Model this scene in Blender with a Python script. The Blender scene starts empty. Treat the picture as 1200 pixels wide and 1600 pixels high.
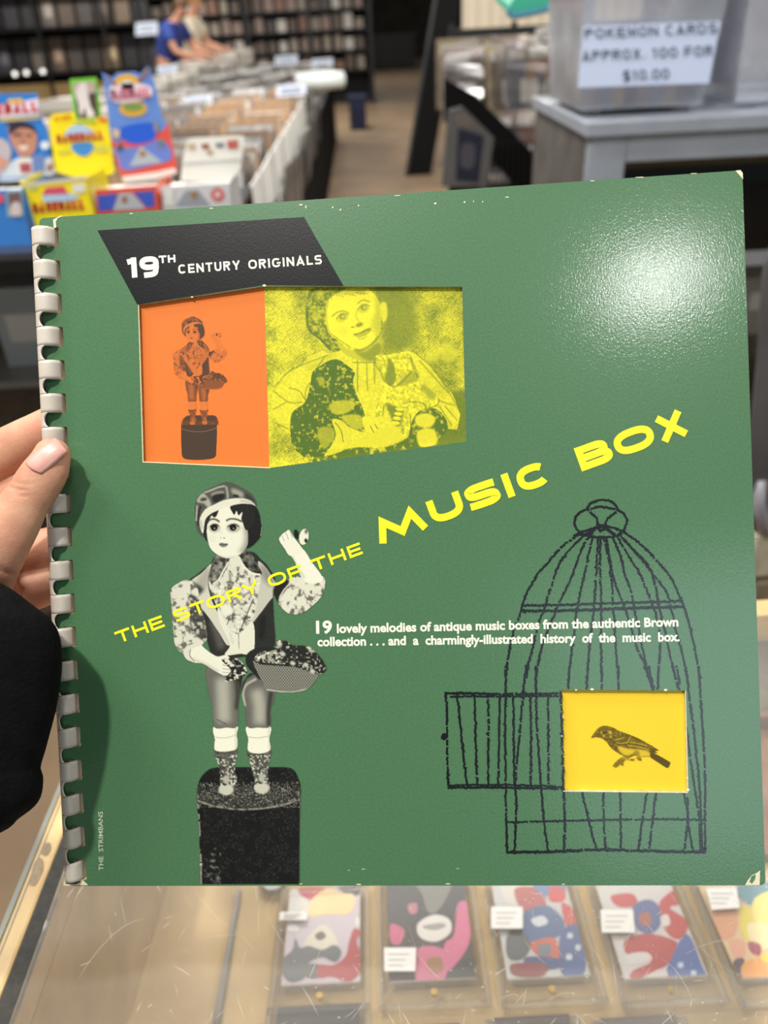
import bpy, math, random
import numpy as np
from mathutils import Vector, Matrix
from mathutils.geometry import delaunay_2d_cdt
from mathutils.bvhtree import BVHTree

# ------------------------------------------------------------------ camera, world, lamps, exposure
SC = bpy.context.scene
COL = SC.collection
CAM_Z = 1.45
PITCH = math.radians(33.2)
F = 1200.0
cP, sP = math.cos(PITCH), math.sin(PITCH)
CAM = np.array([0.0, 0.0, CAM_Z])
ROLL = math.radians(3.0)
_R0 = np.array([1.0, 0, 0]); _D0 = np.array([0, -sP, -cP]); AX_F = np.array([0, cP, -sP])
AX_R = math.cos(ROLL) * _R0 + math.sin(ROLL) * _D0; AX_D = math.cos(ROLL) * _D0 - math.sin(ROLL) * _R0

def ray(px, py):
    return AX_R * ((px - 600) / F) + AX_D * ((py - 800) / F) + AX_F
def at_depth(px, py, d):
    return CAM + ray(px, py) * d
def at_z(px, py, z):
    r = ray(px, py); return CAM + r * ((z - CAM_Z) / r[2])
def at_y(px, py, y):
    r = ray(px, py); return CAM + r * (y / r[1])
def cam2w(v):
    return AX_R * v[0] + AX_D * v[1] + AX_F * v[2]

cam = bpy.data.objects.new('camera', bpy.data.cameras.new('camera'))
COL.objects.link(cam)
cam.matrix_world = Matrix(((AX_R[0], -AX_D[0], -AX_F[0], CAM[0]), (AX_R[1], -AX_D[1], -AX_F[1], CAM[1]), (AX_R[2], -AX_D[2], -AX_F[2], CAM[2]), (0, 0, 0, 1)))
cam.data.sensor_fit = 'HORIZONTAL'; cam.data.sensor_width = 36; cam.data.lens = 36
cam.data.clip_start = 0.01; cam.data.clip_end = 200
cam.data.dof.use_dof = True; cam.data.dof.focus_distance = 0.348; cam.data.dof.aperture_fstop = 9.5
SC.camera = cam
SC.view_settings.view_transform = 'Standard'; SC.view_settings.look = 'None'
SC.view_settings.exposure = 0.0; SC.view_settings.gamma = 1.0
SC.view_settings.use_curve_mapping = False
SC.cycles.transparent_max_bounces = 40

# album frame (solved from its four corners)
EX = cam2w((0.99652, -0.03719, -0.07459)); EX /= np.linalg.norm(EX)
EY = cam2w((0.03006, 0.99947, 0.01237)); EY -= EX * EX.dot(EY); EY /= np.linalg.norm(EY)
NB = np.cross(EX, EY)                                # points away from the camera
TL = CAM + cam2w((-0.15680, -0.13353, 0.34909))
BW, BH = 0.310, 0.3055

world = bpy.data.worlds.new('shop_air'); SC.world = world; world.use_nodes = True
world.node_tree.nodes['Background'].inputs[0].default_value = (0.93, 0.97, 1.0, 1)
world.node_tree.nodes['Background'].inputs[1].default_value = 0.10

def area_lamp(name, pos, target, size, power, col=(1, .96, .9), size_y=None):
    l = bpy.data.lights.new(name, 'AREA'); l.energy = power; l.color = col
    l.shape = 'RECTANGLE' if size_y else 'DISK'; l.size = size
    if size_y: l.size_y = size_y
    o = bpy.data.objects.new(name, l); COL.objects.link(o); o.location = pos
    o.rotation_euler = (Vector(target) - Vector(pos)).to_track_quat('-Z', 'Y').to_euler()
    return o
BC = TL + EX * .155 + EY * .15                        # middle of the cover
kd = cam2w((-.27, -.64, -.72)); kd /= np.linalg.norm(kd)
kp = BC + kd * 2.1
area_lamp('ceiling_or_fill_lamp', kp, BC, .10, 44)
# the lamp whose reflection lies on the upper right of the cover
p = TL; r0 = ray(1025, 440); t = np.dot(TL - CAM, NB) / np.dot(r0, NB); hit = CAM + r0 * t
rd = r0 - 2 * np.dot(r0, NB) * NB; rd /= np.linalg.norm(rd)
gp = hit + rd * ((3.3 - hit[2]) / rd[2])
area_lamp('ceiling_or_fill_lamp', gp, hit, .13, 9, (1, .98, .95))
for x, y, pw in ((-.8, 3.7, 125), (.9, 3.7, 125), (-1.2, .25, 28), (-1.75, 1.05, 60), (2.2, 1.15, 44), (-3.2, 7.4, 130), (.5, 7.5, 70), (-2.6, 10, 130), (-.4, 13, 90), (-3.5, 14.5, 130), (0, 21, 60)):  # unseen; the nearer ones are added to brighten cards, boxes, floor and cabinet
    area_lamp('ceiling_or_fill_lamp', (x, y, 3.4), (x, y, 0), .9, pw, (1, .97, .93), .3)

area_lamp('sheen_lamp', (1.25, -3.5, 2.35), (.1, .3, 1.2), 1.9, 28, (.74, .92, 1), 1.5)  # unseen area lamp, added for the cool sheen on the cover's right side

# ------------------------------------------------------------------ helpers
def lin(c):
    c = np.asarray(c, float) / 255.0
    return np.where(c <= .04045, c / 12.92, ((c + .055) / 1.055) ** 2.4)
def L4(c): return tuple(lin(c)) + (1.0,)

def nmat(name):
    m = bpy.data.materials.new(name); m.use_nodes = True
    nt = m.node_tree; return m, nt, nt.nodes['Principled BSDF']
def pm(name, col, rough=.5, metal=0.0, spec=.5, noise=None, bump=None, dark=None, sss=0, trans=0, alpha=None, coat=0):
    m, nt, b = nmat(name); b.inputs['Base Color'].default_value = L4(col)
    b.inputs['Roughness'].default_value = rough; b.inputs['Metallic'].default_value = metal
    b.inputs['Specular IOR Level'].default_value = spec
    if coat: b.inputs['Coat Weight'].default_value = coat
    if trans: b.inputs['Transmission Weight'].default_value = trans
    if alpha is not None: b.inputs['Alpha'].default_value = alpha
    if sss:
        b.inputs['Subsurface Weight'].default_value = sss; b.inputs['Subsurface Radius'].default_value = (1, .35, .2); b.inputs['Subsurface Scale'].default_value = .006
    tc = nt.nodes.new('ShaderNodeTexCoord')
    if noise:
        n = nt.nodes.new('ShaderNodeTexNoise'); n.inputs['Scale'].default_value = noise; n.inputs['Detail'].default_value = 4
        nt.links.new(tc.outputs['Object'], n.inputs['Vector'])
        r = nt.nodes.new('ShaderNodeValToRGB'); r.color_ramp.elements[0].position = .35; r.color_ramp.elements[1].position = .65
        r.color_ramp.elements[0].color = L4(dark if dark is not None else [v * .8 for v in col]); r.color_ramp.elements[1].color = L4(col)
        nt.links.new(n.outputs['Fac'], r.inputs['Fac']); nt.links.new(r.outputs['Color'], b.inputs['Base Color'])
    if bump:
        n = nt.nodes.new('ShaderNodeTexNoise'); n.inputs['Scale'].default_value = bump[0]; n.inputs['Detail'].default_value = 3
        nt.links.new(tc.outputs['Object'], n.inputs['Vector'])
        bp = nt.nodes.new('ShaderNodeBump'); bp.inputs['Strength'].default_value = bump[1]; bp.inputs['Distance'].default_value = bump[2]
        nt.links.new(n.outputs['Fac'], bp.inputs['Height']); nt.links.new(bp.outputs['Normal'], b.inputs['Normal'])
    return m
def ink_mat(name, base, rough=.5, spec=.5, mottle=None, bump=None, sheen=None):
    """paper whose print is a per-point colour ('ink'); its alpha is where ink covers the base colour"""
    m, nt, b = nmat(name); b.inputs['Roughness'].default_value = rough; b.inputs['Specular IOR Level'].default_value = spec
    a = nt.nodes.new('ShaderNodeAttribute'); a.attribute_name = 'ink'
    tc = nt.nodes.new('ShaderNodeTexCoord')
    mx = nt.nodes.new('ShaderNodeMix'); mx.data_type = 'RGBA'
    nt.links.new(a.outputs['Alpha'], mx.inputs[0]); nt.links.new(a.outputs['Color'], mx.inputs[7]); mx.inputs[6].default_value = L4(base)
    if mottle:
        n = nt.nodes.new('ShaderNodeTexNoise'); n.inputs['Scale'].default_value = mottle[0]; n.inputs['Detail'].default_value = 6; n.inputs['Roughness'].default_value = .7
        nt.links.new(tc.outputs['Object'], n.inputs['Vector'])
        r = nt.nodes.new('ShaderNodeValToRGB'); r.color_ramp.elements[0].position = .38; r.color_ramp.elements[1].position = .62
        r.color_ramp.elements[0].color = L4(mottle[1]); r.color_ramp.elements[1].color = L4(base)
        nt.links.new(n.outputs['Fac'], r.inputs['Fac']); nt.links.new(r.outputs['Color'], mx.inputs[6])
    nt.links.new(mx.outputs[2], b.inputs['Base Color'])
    if bump:
        n = nt.nodes.new('ShaderNodeTexNoise'); n.inputs['Scale'].default_value = bump[0]; n.inputs['Detail'].default_value = 3; n.inputs['Roughness'].default_value = .6
        mp = nt.nodes.new('ShaderNodeMapping'); mp.inputs['Scale'].default_value = bump[3] if len(bump) > 3 else (1, 1, 1)
        nt.links.new(tc.outputs['Object'], mp.inputs['Vector']); nt.links.new(mp.outputs['Vector'], n.inputs['Vector'])
        bp = nt.nodes.new('ShaderNodeBump'); bp.inputs['Strength'].default_value = bump[1]; bp.inputs['Distance'].default_value = bump[2]
        nt.links.new(n.outputs['Fac'], bp.inputs['Height']); nt.links.new(bp.outputs['Normal'], b.inputs['Normal'])
    return m

def tag(o, label=None, cat=None, group=None, kind=None):
    if label: o['label'] = label
    if cat: o['category'] = cat
    if group: o['group'] = group
    if kind: o['kind'] = kind
    return o
def empty(name, loc, label, cat, group=None, mat=None):
    o = bpy.data.objects.new(name, None); COL.objects.link(o)
    o.empty_display_size = .02
    M = mat if mat is not None else Matrix.Translation(Vector(loc))
    o.matrix_basis = M
    return tag(o, label, cat, group)

class MB:
    """collects faces in world (or local) coordinates; build() makes ONE mesh object"""
    def __init__(s, ink=False): s.v = []; s.f = []; s.m = []; s.c = []; s.n = 0; s.ink = ink; s.q = []
    def verts(s, pts, col=None):
        pts = np.asarray(pts, float).reshape(-1, 3); i = s.n; s.v.append(pts); s.n += len(pts)
        if col is None: cc = np.tile((1., 1, 1, 0), (len(pts), 1))
        else:
            cc = np.asarray(col, float)
            if cc.ndim == 1: cc = np.tile(cc, (len(pts), 1))
        s.c.append(cc); return i
    def face(s, idx, mat=0): s.f.append(tuple(int(k) for k in idx)); s.m.append(mat)
    def poly(s, pts, mat=0, col=None): i = s.verts(pts, col); s.face(range(i, i + len(pts)), mat)
    def box(s, c, size, M=None, mat=0, col=None):
        hx, hy, hz = [v / 2 for v in size]
        P = np.array([(x, y, z) for z in (-hz, hz) for (x, y) in ((-hx, -hy), (hx, -hy), (hx, hy), (-hx, hy))])
        if M is not None: P = P @ np.array(M.to_3x3()).T
        P = P + np.asarray(c, float); i = s.verts(P, col)
        for q in ((3, 2, 1, 0), (4, 5, 6, 7), (0, 1, 5, 4), (1, 2, 6, 5), (2, 3, 7, 6), (3, 0, 4, 7)): s.face([i + k for k in q], mat)
    def prism(s, quad, ext, mat=0, col=None):
        """polygon (front, any n) extruded along vector ext"""
        q = np.asarray(quad, float); n = len(q); i = s.verts(np.vstack([q, q + np.asarray(ext)]), col)
        s.face(range(i, i + n), mat); s.face([i + n + k for k in reversed(range(n))], mat)
        for k in range(n): s.face((i + k, i + n + k, i + n + (k + 1) % n, i + (k + 1) % n), mat)
    def tube(s, pts, rad, n=10, mat=0, cap=True, col=None):
        pts = [np.asarray(p, float) for p in pts]
        if not hasattr(rad, '__len__'): rad = [rad] * len(pts)
        up = None; rings = []
        for k, p in enumerate(pts):
            d = pts[min(k + 1, len(pts) - 1)] - pts[max(k - 1, 0)]; d = d / (np.linalg.norm(d) + 1e-12)
            if up is None:
                up = np.cross(d, (0, 0, 1)) if abs(d[2]) < .9 else np.cross(d, (1, 0, 0))
            up = up - d * up.dot(d); up /= np.linalg.norm(up); w = np.cross(d, up)
            a = np.arange(n) * 2 * math.pi / n
            rings.append(s.verts(p + rad[k] * (np.outer(np.cos(a), up) + np.outer(np.sin(a), w)), col))
        for k in range(len(pts) - 1):
            for j in range(n):
                j2 = (j + 1) % n
                s.face((rings[k] + j, rings[k] + j2, rings[k + 1] + j2, rings[k + 1] + j), mat)
        if cap:
            s.face([rings[0] + j for j in reversed(range(n))], mat); s.face([rings[-1] + j for j in range(n)], mat)
    def loft(s, rings, mat=0, cap=True, col=None):
        n = len(rings[0]); I = [s.verts(r, col) for r in rings]
        for k in range(len(rings) - 1):
            for j in range(n):
                j2 = (j + 1) % n; s.face((I[k] + j, I[k] + j2, I[k + 1] + j2, I[k + 1] + j), mat)
        if cap: s.face([I[0] + j for j in reversed(range(n))], mat); s.face([I[-1] + j for j in range(n)], mat)
    def quads(s, pts, Q, mat=0, col=None): i = s.verts(pts, col); s.q.append((np.asarray(Q, np.int64) + i, mat))
    def build(s, name, mats, parent=None, smooth=False, local=False):
        V = np.vstack(s.v)
        if parent is not None and not local:
            Mi = np.array(parent.matrix_basis.inverted()); V = V @ Mi[:3, :3].T + Mi[:3, 3]
        loops = []; starts = []; mi = []; c = 0
        for f, m in zip(s.f, s.m): starts.append(c); loops.append(np.array(f, np.int64)); c += len(f); mi.append(m)
        L = np.concatenate(loops) if loops else np.zeros(0, np.int64); S = np.array(starts, np.int64); MI = np.array(mi, np.int64)
        for Q, m in s.q:
            k, w = Q.shape; S = np.concatenate([S, c + np.arange(k) * w]); L = np.concatenate([L, Q.ravel()]); MI = np.concatenate([MI, np.full(k, m)]); c += k * w
        me = bpy.data.meshes.new(name); me.vertices.add(len(V)); me.vertices.foreach_set('co', V.astype(np.float32).ravel())
        me.loops.add(len(L)); me.loops.foreach_set('vertex_index', L.astype(np.int32))
        me.polygons.add(len(S)); me.polygons.foreach_set('loop_start', S.astype(np.int32))
        for m in (mats if isinstance(mats, (list, tuple)) else [mats]): me.materials.append(m)
        me.polygons.foreach_set('material_index', MI.astype(np.int32))
        me.update(calc_edges=True); me.validate()
        if s.ink:
            at = me.color_attributes.new('ink', 'FLOAT_COLOR', 'POINT'); at.data.foreach_set('color', np.vstack(s.c).astype(np.float32).ravel())
        me.polygons.foreach_set('use_smooth', [bool(smooth)] * len(me.polygons))
        o = bpy.data.objects.new(name, me); COL.objects.link(o)
        if parent is not None: o.parent = parent
        return o
def part(name, mats, parent, fn, smooth=False, ink=False):
    b = MB(ink); fn(b); return b.build(name, mats, parent, smooth)
def bevel(o, w, seg=2):
    m = o.modifiers.new('bevel', 'BEVEL'); m.width = w; m.segments = seg; m.limit_method = 'ANGLE'; return o

# ------------------------------------------------------------------ strokes and lettering
def cat_rom(P, n=8, closed=False):
    P = np.asarray(P, float); N = len(P)
    if N < 3 and not closed: return P
    out = []
    for i in range(N if closed else N - 1):
        g = (lambda k: P[k % N]) if closed else (lambda k: P[min(max(k, 0), N - 1)])
        p0, p1, p2, p3 = g(i - 1), g(i), g(i + 1), g(i + 2)
        for t in np.arange(n) / n:
            out.append(.5 * (2 * p1 + (p2 - p0) * t + (2 * p0 - 5 * p1 + 4 * p2 - p3) * t * t + (3 * p1 - p0 - 3 * p2 + p3) * t ** 3))
    if not closed: out.append(P[-1])
    return np.array(out)
def ribbon(P, w, closed=False):
    """2D polyline -> (points, quads) of a mitred band; w: scalar or array of full widths"""
    P = np.asarray(P, float); N = len(P); w = np.broadcast_to(np.asarray(w, float), (N,)) / 2
    d = np.roll(P, -1, 0) - P
    if not closed: d[-1] = d[-2]
    d /= np.linalg.norm(d, axis=1)[:, None] + 1e-12
    dp = np.roll(d, 1, 0)
    if not closed: dp[0] = d[0]
    n1 = np.stack([-dp[:, 1], dp[:, 0]], 1); n2 = np.stack([-d[:, 1], d[:, 0]], 1)
    m = n1 + n2; m /= np.linalg.norm(m, axis=1)[:, None] + 1e-12
    k = 1 / np.clip((m * n2).sum(1), .34, 1)
    off = m * (w * k)[:, None]
    V = np.vstack([P + off, P - off]); i = np.arange(N if closed else N - 1); j = (i + 1) % N
    return V, np.stack([i, i + N, j + N, j], 1)
def sup(cx, cy, rx, ry, a0, a1, n=28, e=2.5):
    a = np.radians(np.linspace(a0, a1, n)); c, s_ = np.cos(a), np.sin(a)
    return np.stack([cx + rx * np.sign(c) * np.abs(c) ** (2 / e), cy + ry * np.sign(s_) * np.abs(s_) ** (2 / e)], 1)
def glyph(ch, w, t):
    """centre lines of an extended capital of height 1, width w, stroke t"""
    L, R, B, T, M, c = t / 2, w - t / 2, t / 2, 1 - t / 2, .5, w / 2
    rx, ry = w / 2 - t / 2, .5 - t / 2
    if ch == 'T': return [[(0, T), (w, T)], [(c, 0), (c, T)]]
    if ch == 'H': return [[(L, 0), (L, 1)], [(R, 0), (R, 1)], [(L, M), (R, M)]]
    if ch == 'E': return [[(L, 0), (L, 1)], [(L, T), (w, T)], [(L, M), (.93 * w, M)], [(L, B), (w, B)]]
    if ch == 'F': return [[(L, 0), (L, 1)], [(L, T), (w, T)], [(L, M * .95), (.9 * w, M * .95)]]
    if ch == 'I': return [[(c, 0), (c, 1)]]
    if ch == 'L': return [[(L, 0), (L, 1)], [(L, B), (w, B)]]
    if ch in 'O0': return [('c', sup(c, M, rx, ry, 0, 360, 49)[:-1])]
    if ch == 'C': return [sup(c, M, rx, ry, 42, 318, 40)]
    if ch == 'G': return [sup(c, M, rx, ry, 42, 330, 40), [(c * 1.1, M * .92), (w, M * .92)]]
    if ch == 'S':
        P = [(w * .93, T - .02), (w * .7, T), (w * .3, T), (L + .04, T - .07), (L, .70), (L + .05, M + .07), (w * .3, M + .01), (w * .7, M - .01), (R - .05, M - .07), (R, .30), (R - .04, B + .07), (w * .7, B), (w * .3, B), (w * .05, B + .02)]
        return [cat_rom(P, 5)]
    if ch == 'U': return [np.vstack([[(L, 1)], sup(c, max(.45, ry + t / 2), rx, max(.45, ry + t / 2) - t / 2, 180, 360, 30), [(R, 1)]])]
    if ch == 'M': return [[(t * .42, 0), (w * .19, 1 - t * .55), (w * .5, t * .7), (w * .76, 1 - t * .55), (w - t * .42, 0)]] if w > 1.7 else [[(L, 0), (L, 1), (c, .2), (R, 1), (R, 0)]]
    if ch == 'N': return [[(L, 0), (L, 1)], [(L, 1 - t * .3), (R, t * .3)], [(R, 0), (R, 1)]]
    if ch == 'X': return [[(t * .6, 0), (w - t * .6, 1)], [(t * .6, 1), (w - t * .6, 0)]]
    if ch == 'Y': return [[(t * .5, 1), (c, .42), (w - t * .5, 1)], [(c, 0), (c, .45)]]
    if ch == 'A': return [[(t * .5, 0), (c, 1 - t * .4), (w - t * .5, 0)], [(w * .22, .28), (w * .78, .28)]]
    if ch == 'V': return [[(t * .5, 1), (c, t * .4), (w - t * .5, 1)]]
    if ch == 'K': return [[(L, 0), (L, 1)], [(R, 1), (L, .42)], [(w * .4, .6), (R, 0)]]
    if ch in 'RPB':
        up = np.vstack([[(L, T)], sup(w - .30 * w - t / 2, .74, .30 * w, .26 - t / 2, 90, -90, 16), [(L, .48)]])
        out = [[(L, 0), (L, 1)], up]
        if ch == 'R': out.append([(w * .5, .47), (w - t * .55, 0)])
        if ch == 'B': out[1] = np.vstack([[(L, T)], sup(w * .93 - .28 * w - t / 2, (T + .5) / 2, .28 * w, (T - .5) / 2, 90, -90, 16), [(L, .5)]]); out.append(np.vstack([[(L, .5)], sup(w - .3 * w - t / 2, (B + .5) / 2, .3 * w, (.5 - B) / 2, 90, -90, 16), [(L, B)]]))
        return out
    if ch == 'D': return [[(L, 0), (L, 1)], np.vstack([[(L, T)], sup(w - .45 * w - t / 2, .5, .45 * w, .5 - t / 2, 90, -90, 20), [(L, B)]])]
    if ch == '1': return [[(w * .62, 0), (w * .62, 1)], [(w * .62, 1 - t * .55), (w * .1, .78)]]
    if ch == '9': return [('c', sup(c, 1 - .34, rx, .34 - t / 2, 0, 360, 33)[:-1]), cat_rom([(R, .62), (R - .02, .38), (w * .72, .13), (w * .2, B * .6)], 6)]
    if ch == '.': return [[(c, 0), (c, t)]]
    if ch == '$': return glyph('S', w, t) + [[(c, -.1), (c, 1.1)]]
    return []
def put_text(add, text, org, ex, up, cap, widths, gap, t, space=.6, wdef=1.0):
    """writes with glyph(): add(points2d, quads); org baseline start, ex/up unit 2D vectors"""
    x = 0; ex = np.asarray(ex); up = np.asarray(up)
    for k, ch in enumerate(text):
        if ch == ' ': x += space; continue
        w = widths.get(ch, wdef)
        if isinstance(w, tuple): x, w = w
        for stn in glyph(ch, w, t):
            cl = isinstance(stn, tuple) and isinstance(stn[0], str)
            P = np.asarray(stn[1] if cl else stn, float)
            V, Q = ribbon(P, t, cl)
            add(np.asarray(org) + cap * (np.outer(V[:, 0] + x, ex) + np.outer(V[:, 1], up)), Q)
        x += w + gap
    return x
def font_mesh(text, bold=.0):
    cu = bpy.data.curves.new('txt', 'FONT'); cu.body = text; cu.offset = bold; cu.fill_mode = 'FRONT'; cu.resolution_u = 3
    o = bpy.data.objects.new('txt', cu); COL.objects.link(o)
    dg = bpy.context.evaluated_depsgraph_get(); e = o.evaluated_get(dg); me = e.to_mesh()
    V = np.array([v.co[:2] for v in me.vertices]); Q = [tuple(p.vertices) for p in me.polygons]; e.to_mesh_clear()
    bpy.data.objects.remove(o); bpy.data.curves.remove(cu)
    return V, Q
# ------------------------------------------------------------------ a small painter for the printed pictures (a grid of points coloured as printed)
RNG = np.random.default_rng(7)
def box_blur(a, r, it=2):
    r = int(round(r))
    if r < 1: return a
    for _ in range(it):
        for ax in (0, 1):
            p = np.pad(a, [(r + 1, r) if k == ax else (0, 0) for k in (0, 1)], mode='edge'); c = np.cumsum(p, ax)
            n = a.shape[ax]
            hi = np.take(c, np.arange(2 * r + 1, 2 * r + 1 + n), ax); lo = np.take(c, np.arange(0, n), ax)
            a = (hi - lo) / (2 * r + 1)
    return a
class Canvas:
    def __init__(s, x0, y0, x1, y1, ss=2):
        s.x0, s.y0, s.ss = x0, y0, ss; s.w = int((x1 - x0) * ss); s.h = int((y1 - y0) * ss)
        s.T = np.zeros((s.h, s.w)); s.A = np.zeros((s.h, s.w))
        s.X, s.Y = np.meshgrid(x0 + (np.arange(s.w) + .5) / ss, y0 + (np.arange(s.h) + .5) / ss)
    def mask(s, P):
        P = (np.asarray(P, float) - (s.x0, s.y0)) * s.ss
        m = np.zeros((s.h, s.w), bool); xs = np.arange(s.w) + .5
        for (xa, ya), (xb, yb) in zip(P, np.roll(P, -1, 0)):
            if ya == yb: continue
            if ya > yb: xa, ya, xb, yb = xb, yb, xa, ya
            r0, r1 = max(0, int(math.ceil(ya - .5))), min(s.h, int(math.ceil(yb - .5)))
            if r1 <= r0: continue
            yy = np.arange(r0, r1) + .5; xi = xa + (yy - ya) * (xb - xa) / (yb - ya)
            m[r0:r1] ^= xs[None, :] > xi[:, None]
        return m.astype(float)
    def put(s, m, tone, op=1, alpha=True):
        m = m * op; s.T = s.T * (1 - m) + tone * m
        if alpha: s.A = np.maximum(s.A, m) if op == 1 else s.A
    def poly(s, P, tone, soft=0, op=1, smooth=True, clip=None, alpha=True):
        if smooth: P = cat_rom(P, 6, True)
        m = s.mask(P)
        if soft: m = box_blur(m, soft * s.ss)
        if clip is not None: m = m * clip
        s.put(m, tone, op, alpha and not soft); return m
    def line(s, P, w, tone, op=1, soft=0, clip=None, smooth=True):
        if smooth: P = cat_rom(P, 6)
        V, Q = ribbon(P, w); m = np.zeros((s.h, s.w))
        for q in Q: m = np.maximum(m, s.mask(V[q]))
        if soft: m = box_blur(m, soft * s.ss)
        if clip is not None: m = m * clip
        s.put(m, tone, op, False)
    def ell(s, c, rx, ry, tone, rot=0, soft=0, op=1, clip=None):
        a = math.radians(rot); dx, dy = s.X - c[0], s.Y - c[1]
        u = (dx * math.cos(a) + dy * math.sin(a)) / rx; v = (-dx * math.sin(a) + dy * math.cos(a)) / ry
        m = (u * u + v * v < 1).astype(float)
        if soft: m = box_blur(m, soft * s.ss)
        if clip is not None: m = m * clip
        s.put(m, tone, op, not soft)
    def noise(s, scale, oct=3, seed=0, sx=1, sy=1, rot=0):
        """value noise, `scale` = picture pixels per cell"""
        g = np.random.default_rng(seed); out = np.zeros((s.h, s.w)); amp = 1; tot = 0; a = math.radians(rot)
        u0 = (s.X * math.cos(a) + s.Y * math.sin(a)) / sx; v0 = (-s.X * math.sin(a) + s.Y * math.cos(a)) / sy
        for k in range(oct):
            G = g.random((256, 256)); u = u0 / scale * 2 ** k; v = v0 / scale * 2 ** k
            iu = np.floor(u).astype(int); iv = np.floor(v).astype(int); fu = u - iu; fv = v - iv
            fu = fu * fu * (3 - 2 * fu); fv = fv * fv * (3 - 2 * fv); i0, i1, j0, j1 = iu % 256, (iu + 1) % 256, iv % 256, (iv + 1) % 256
            out += amp * ((G[j0, i0] * (1 - fu) + G[j0, i1] * fu) * (1 - fv) + (G[j1, i0] * (1 - fu) + G[j1, i1] * fu) * fv); tot += amp; amp *= .55
        return out / tot
    def down(s):
        k = s.ss; f = lambda a: a.reshape(s.h // k, k, s.w // k, k).mean((1, 3))
        return f(s.T), f(s.A)

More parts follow.
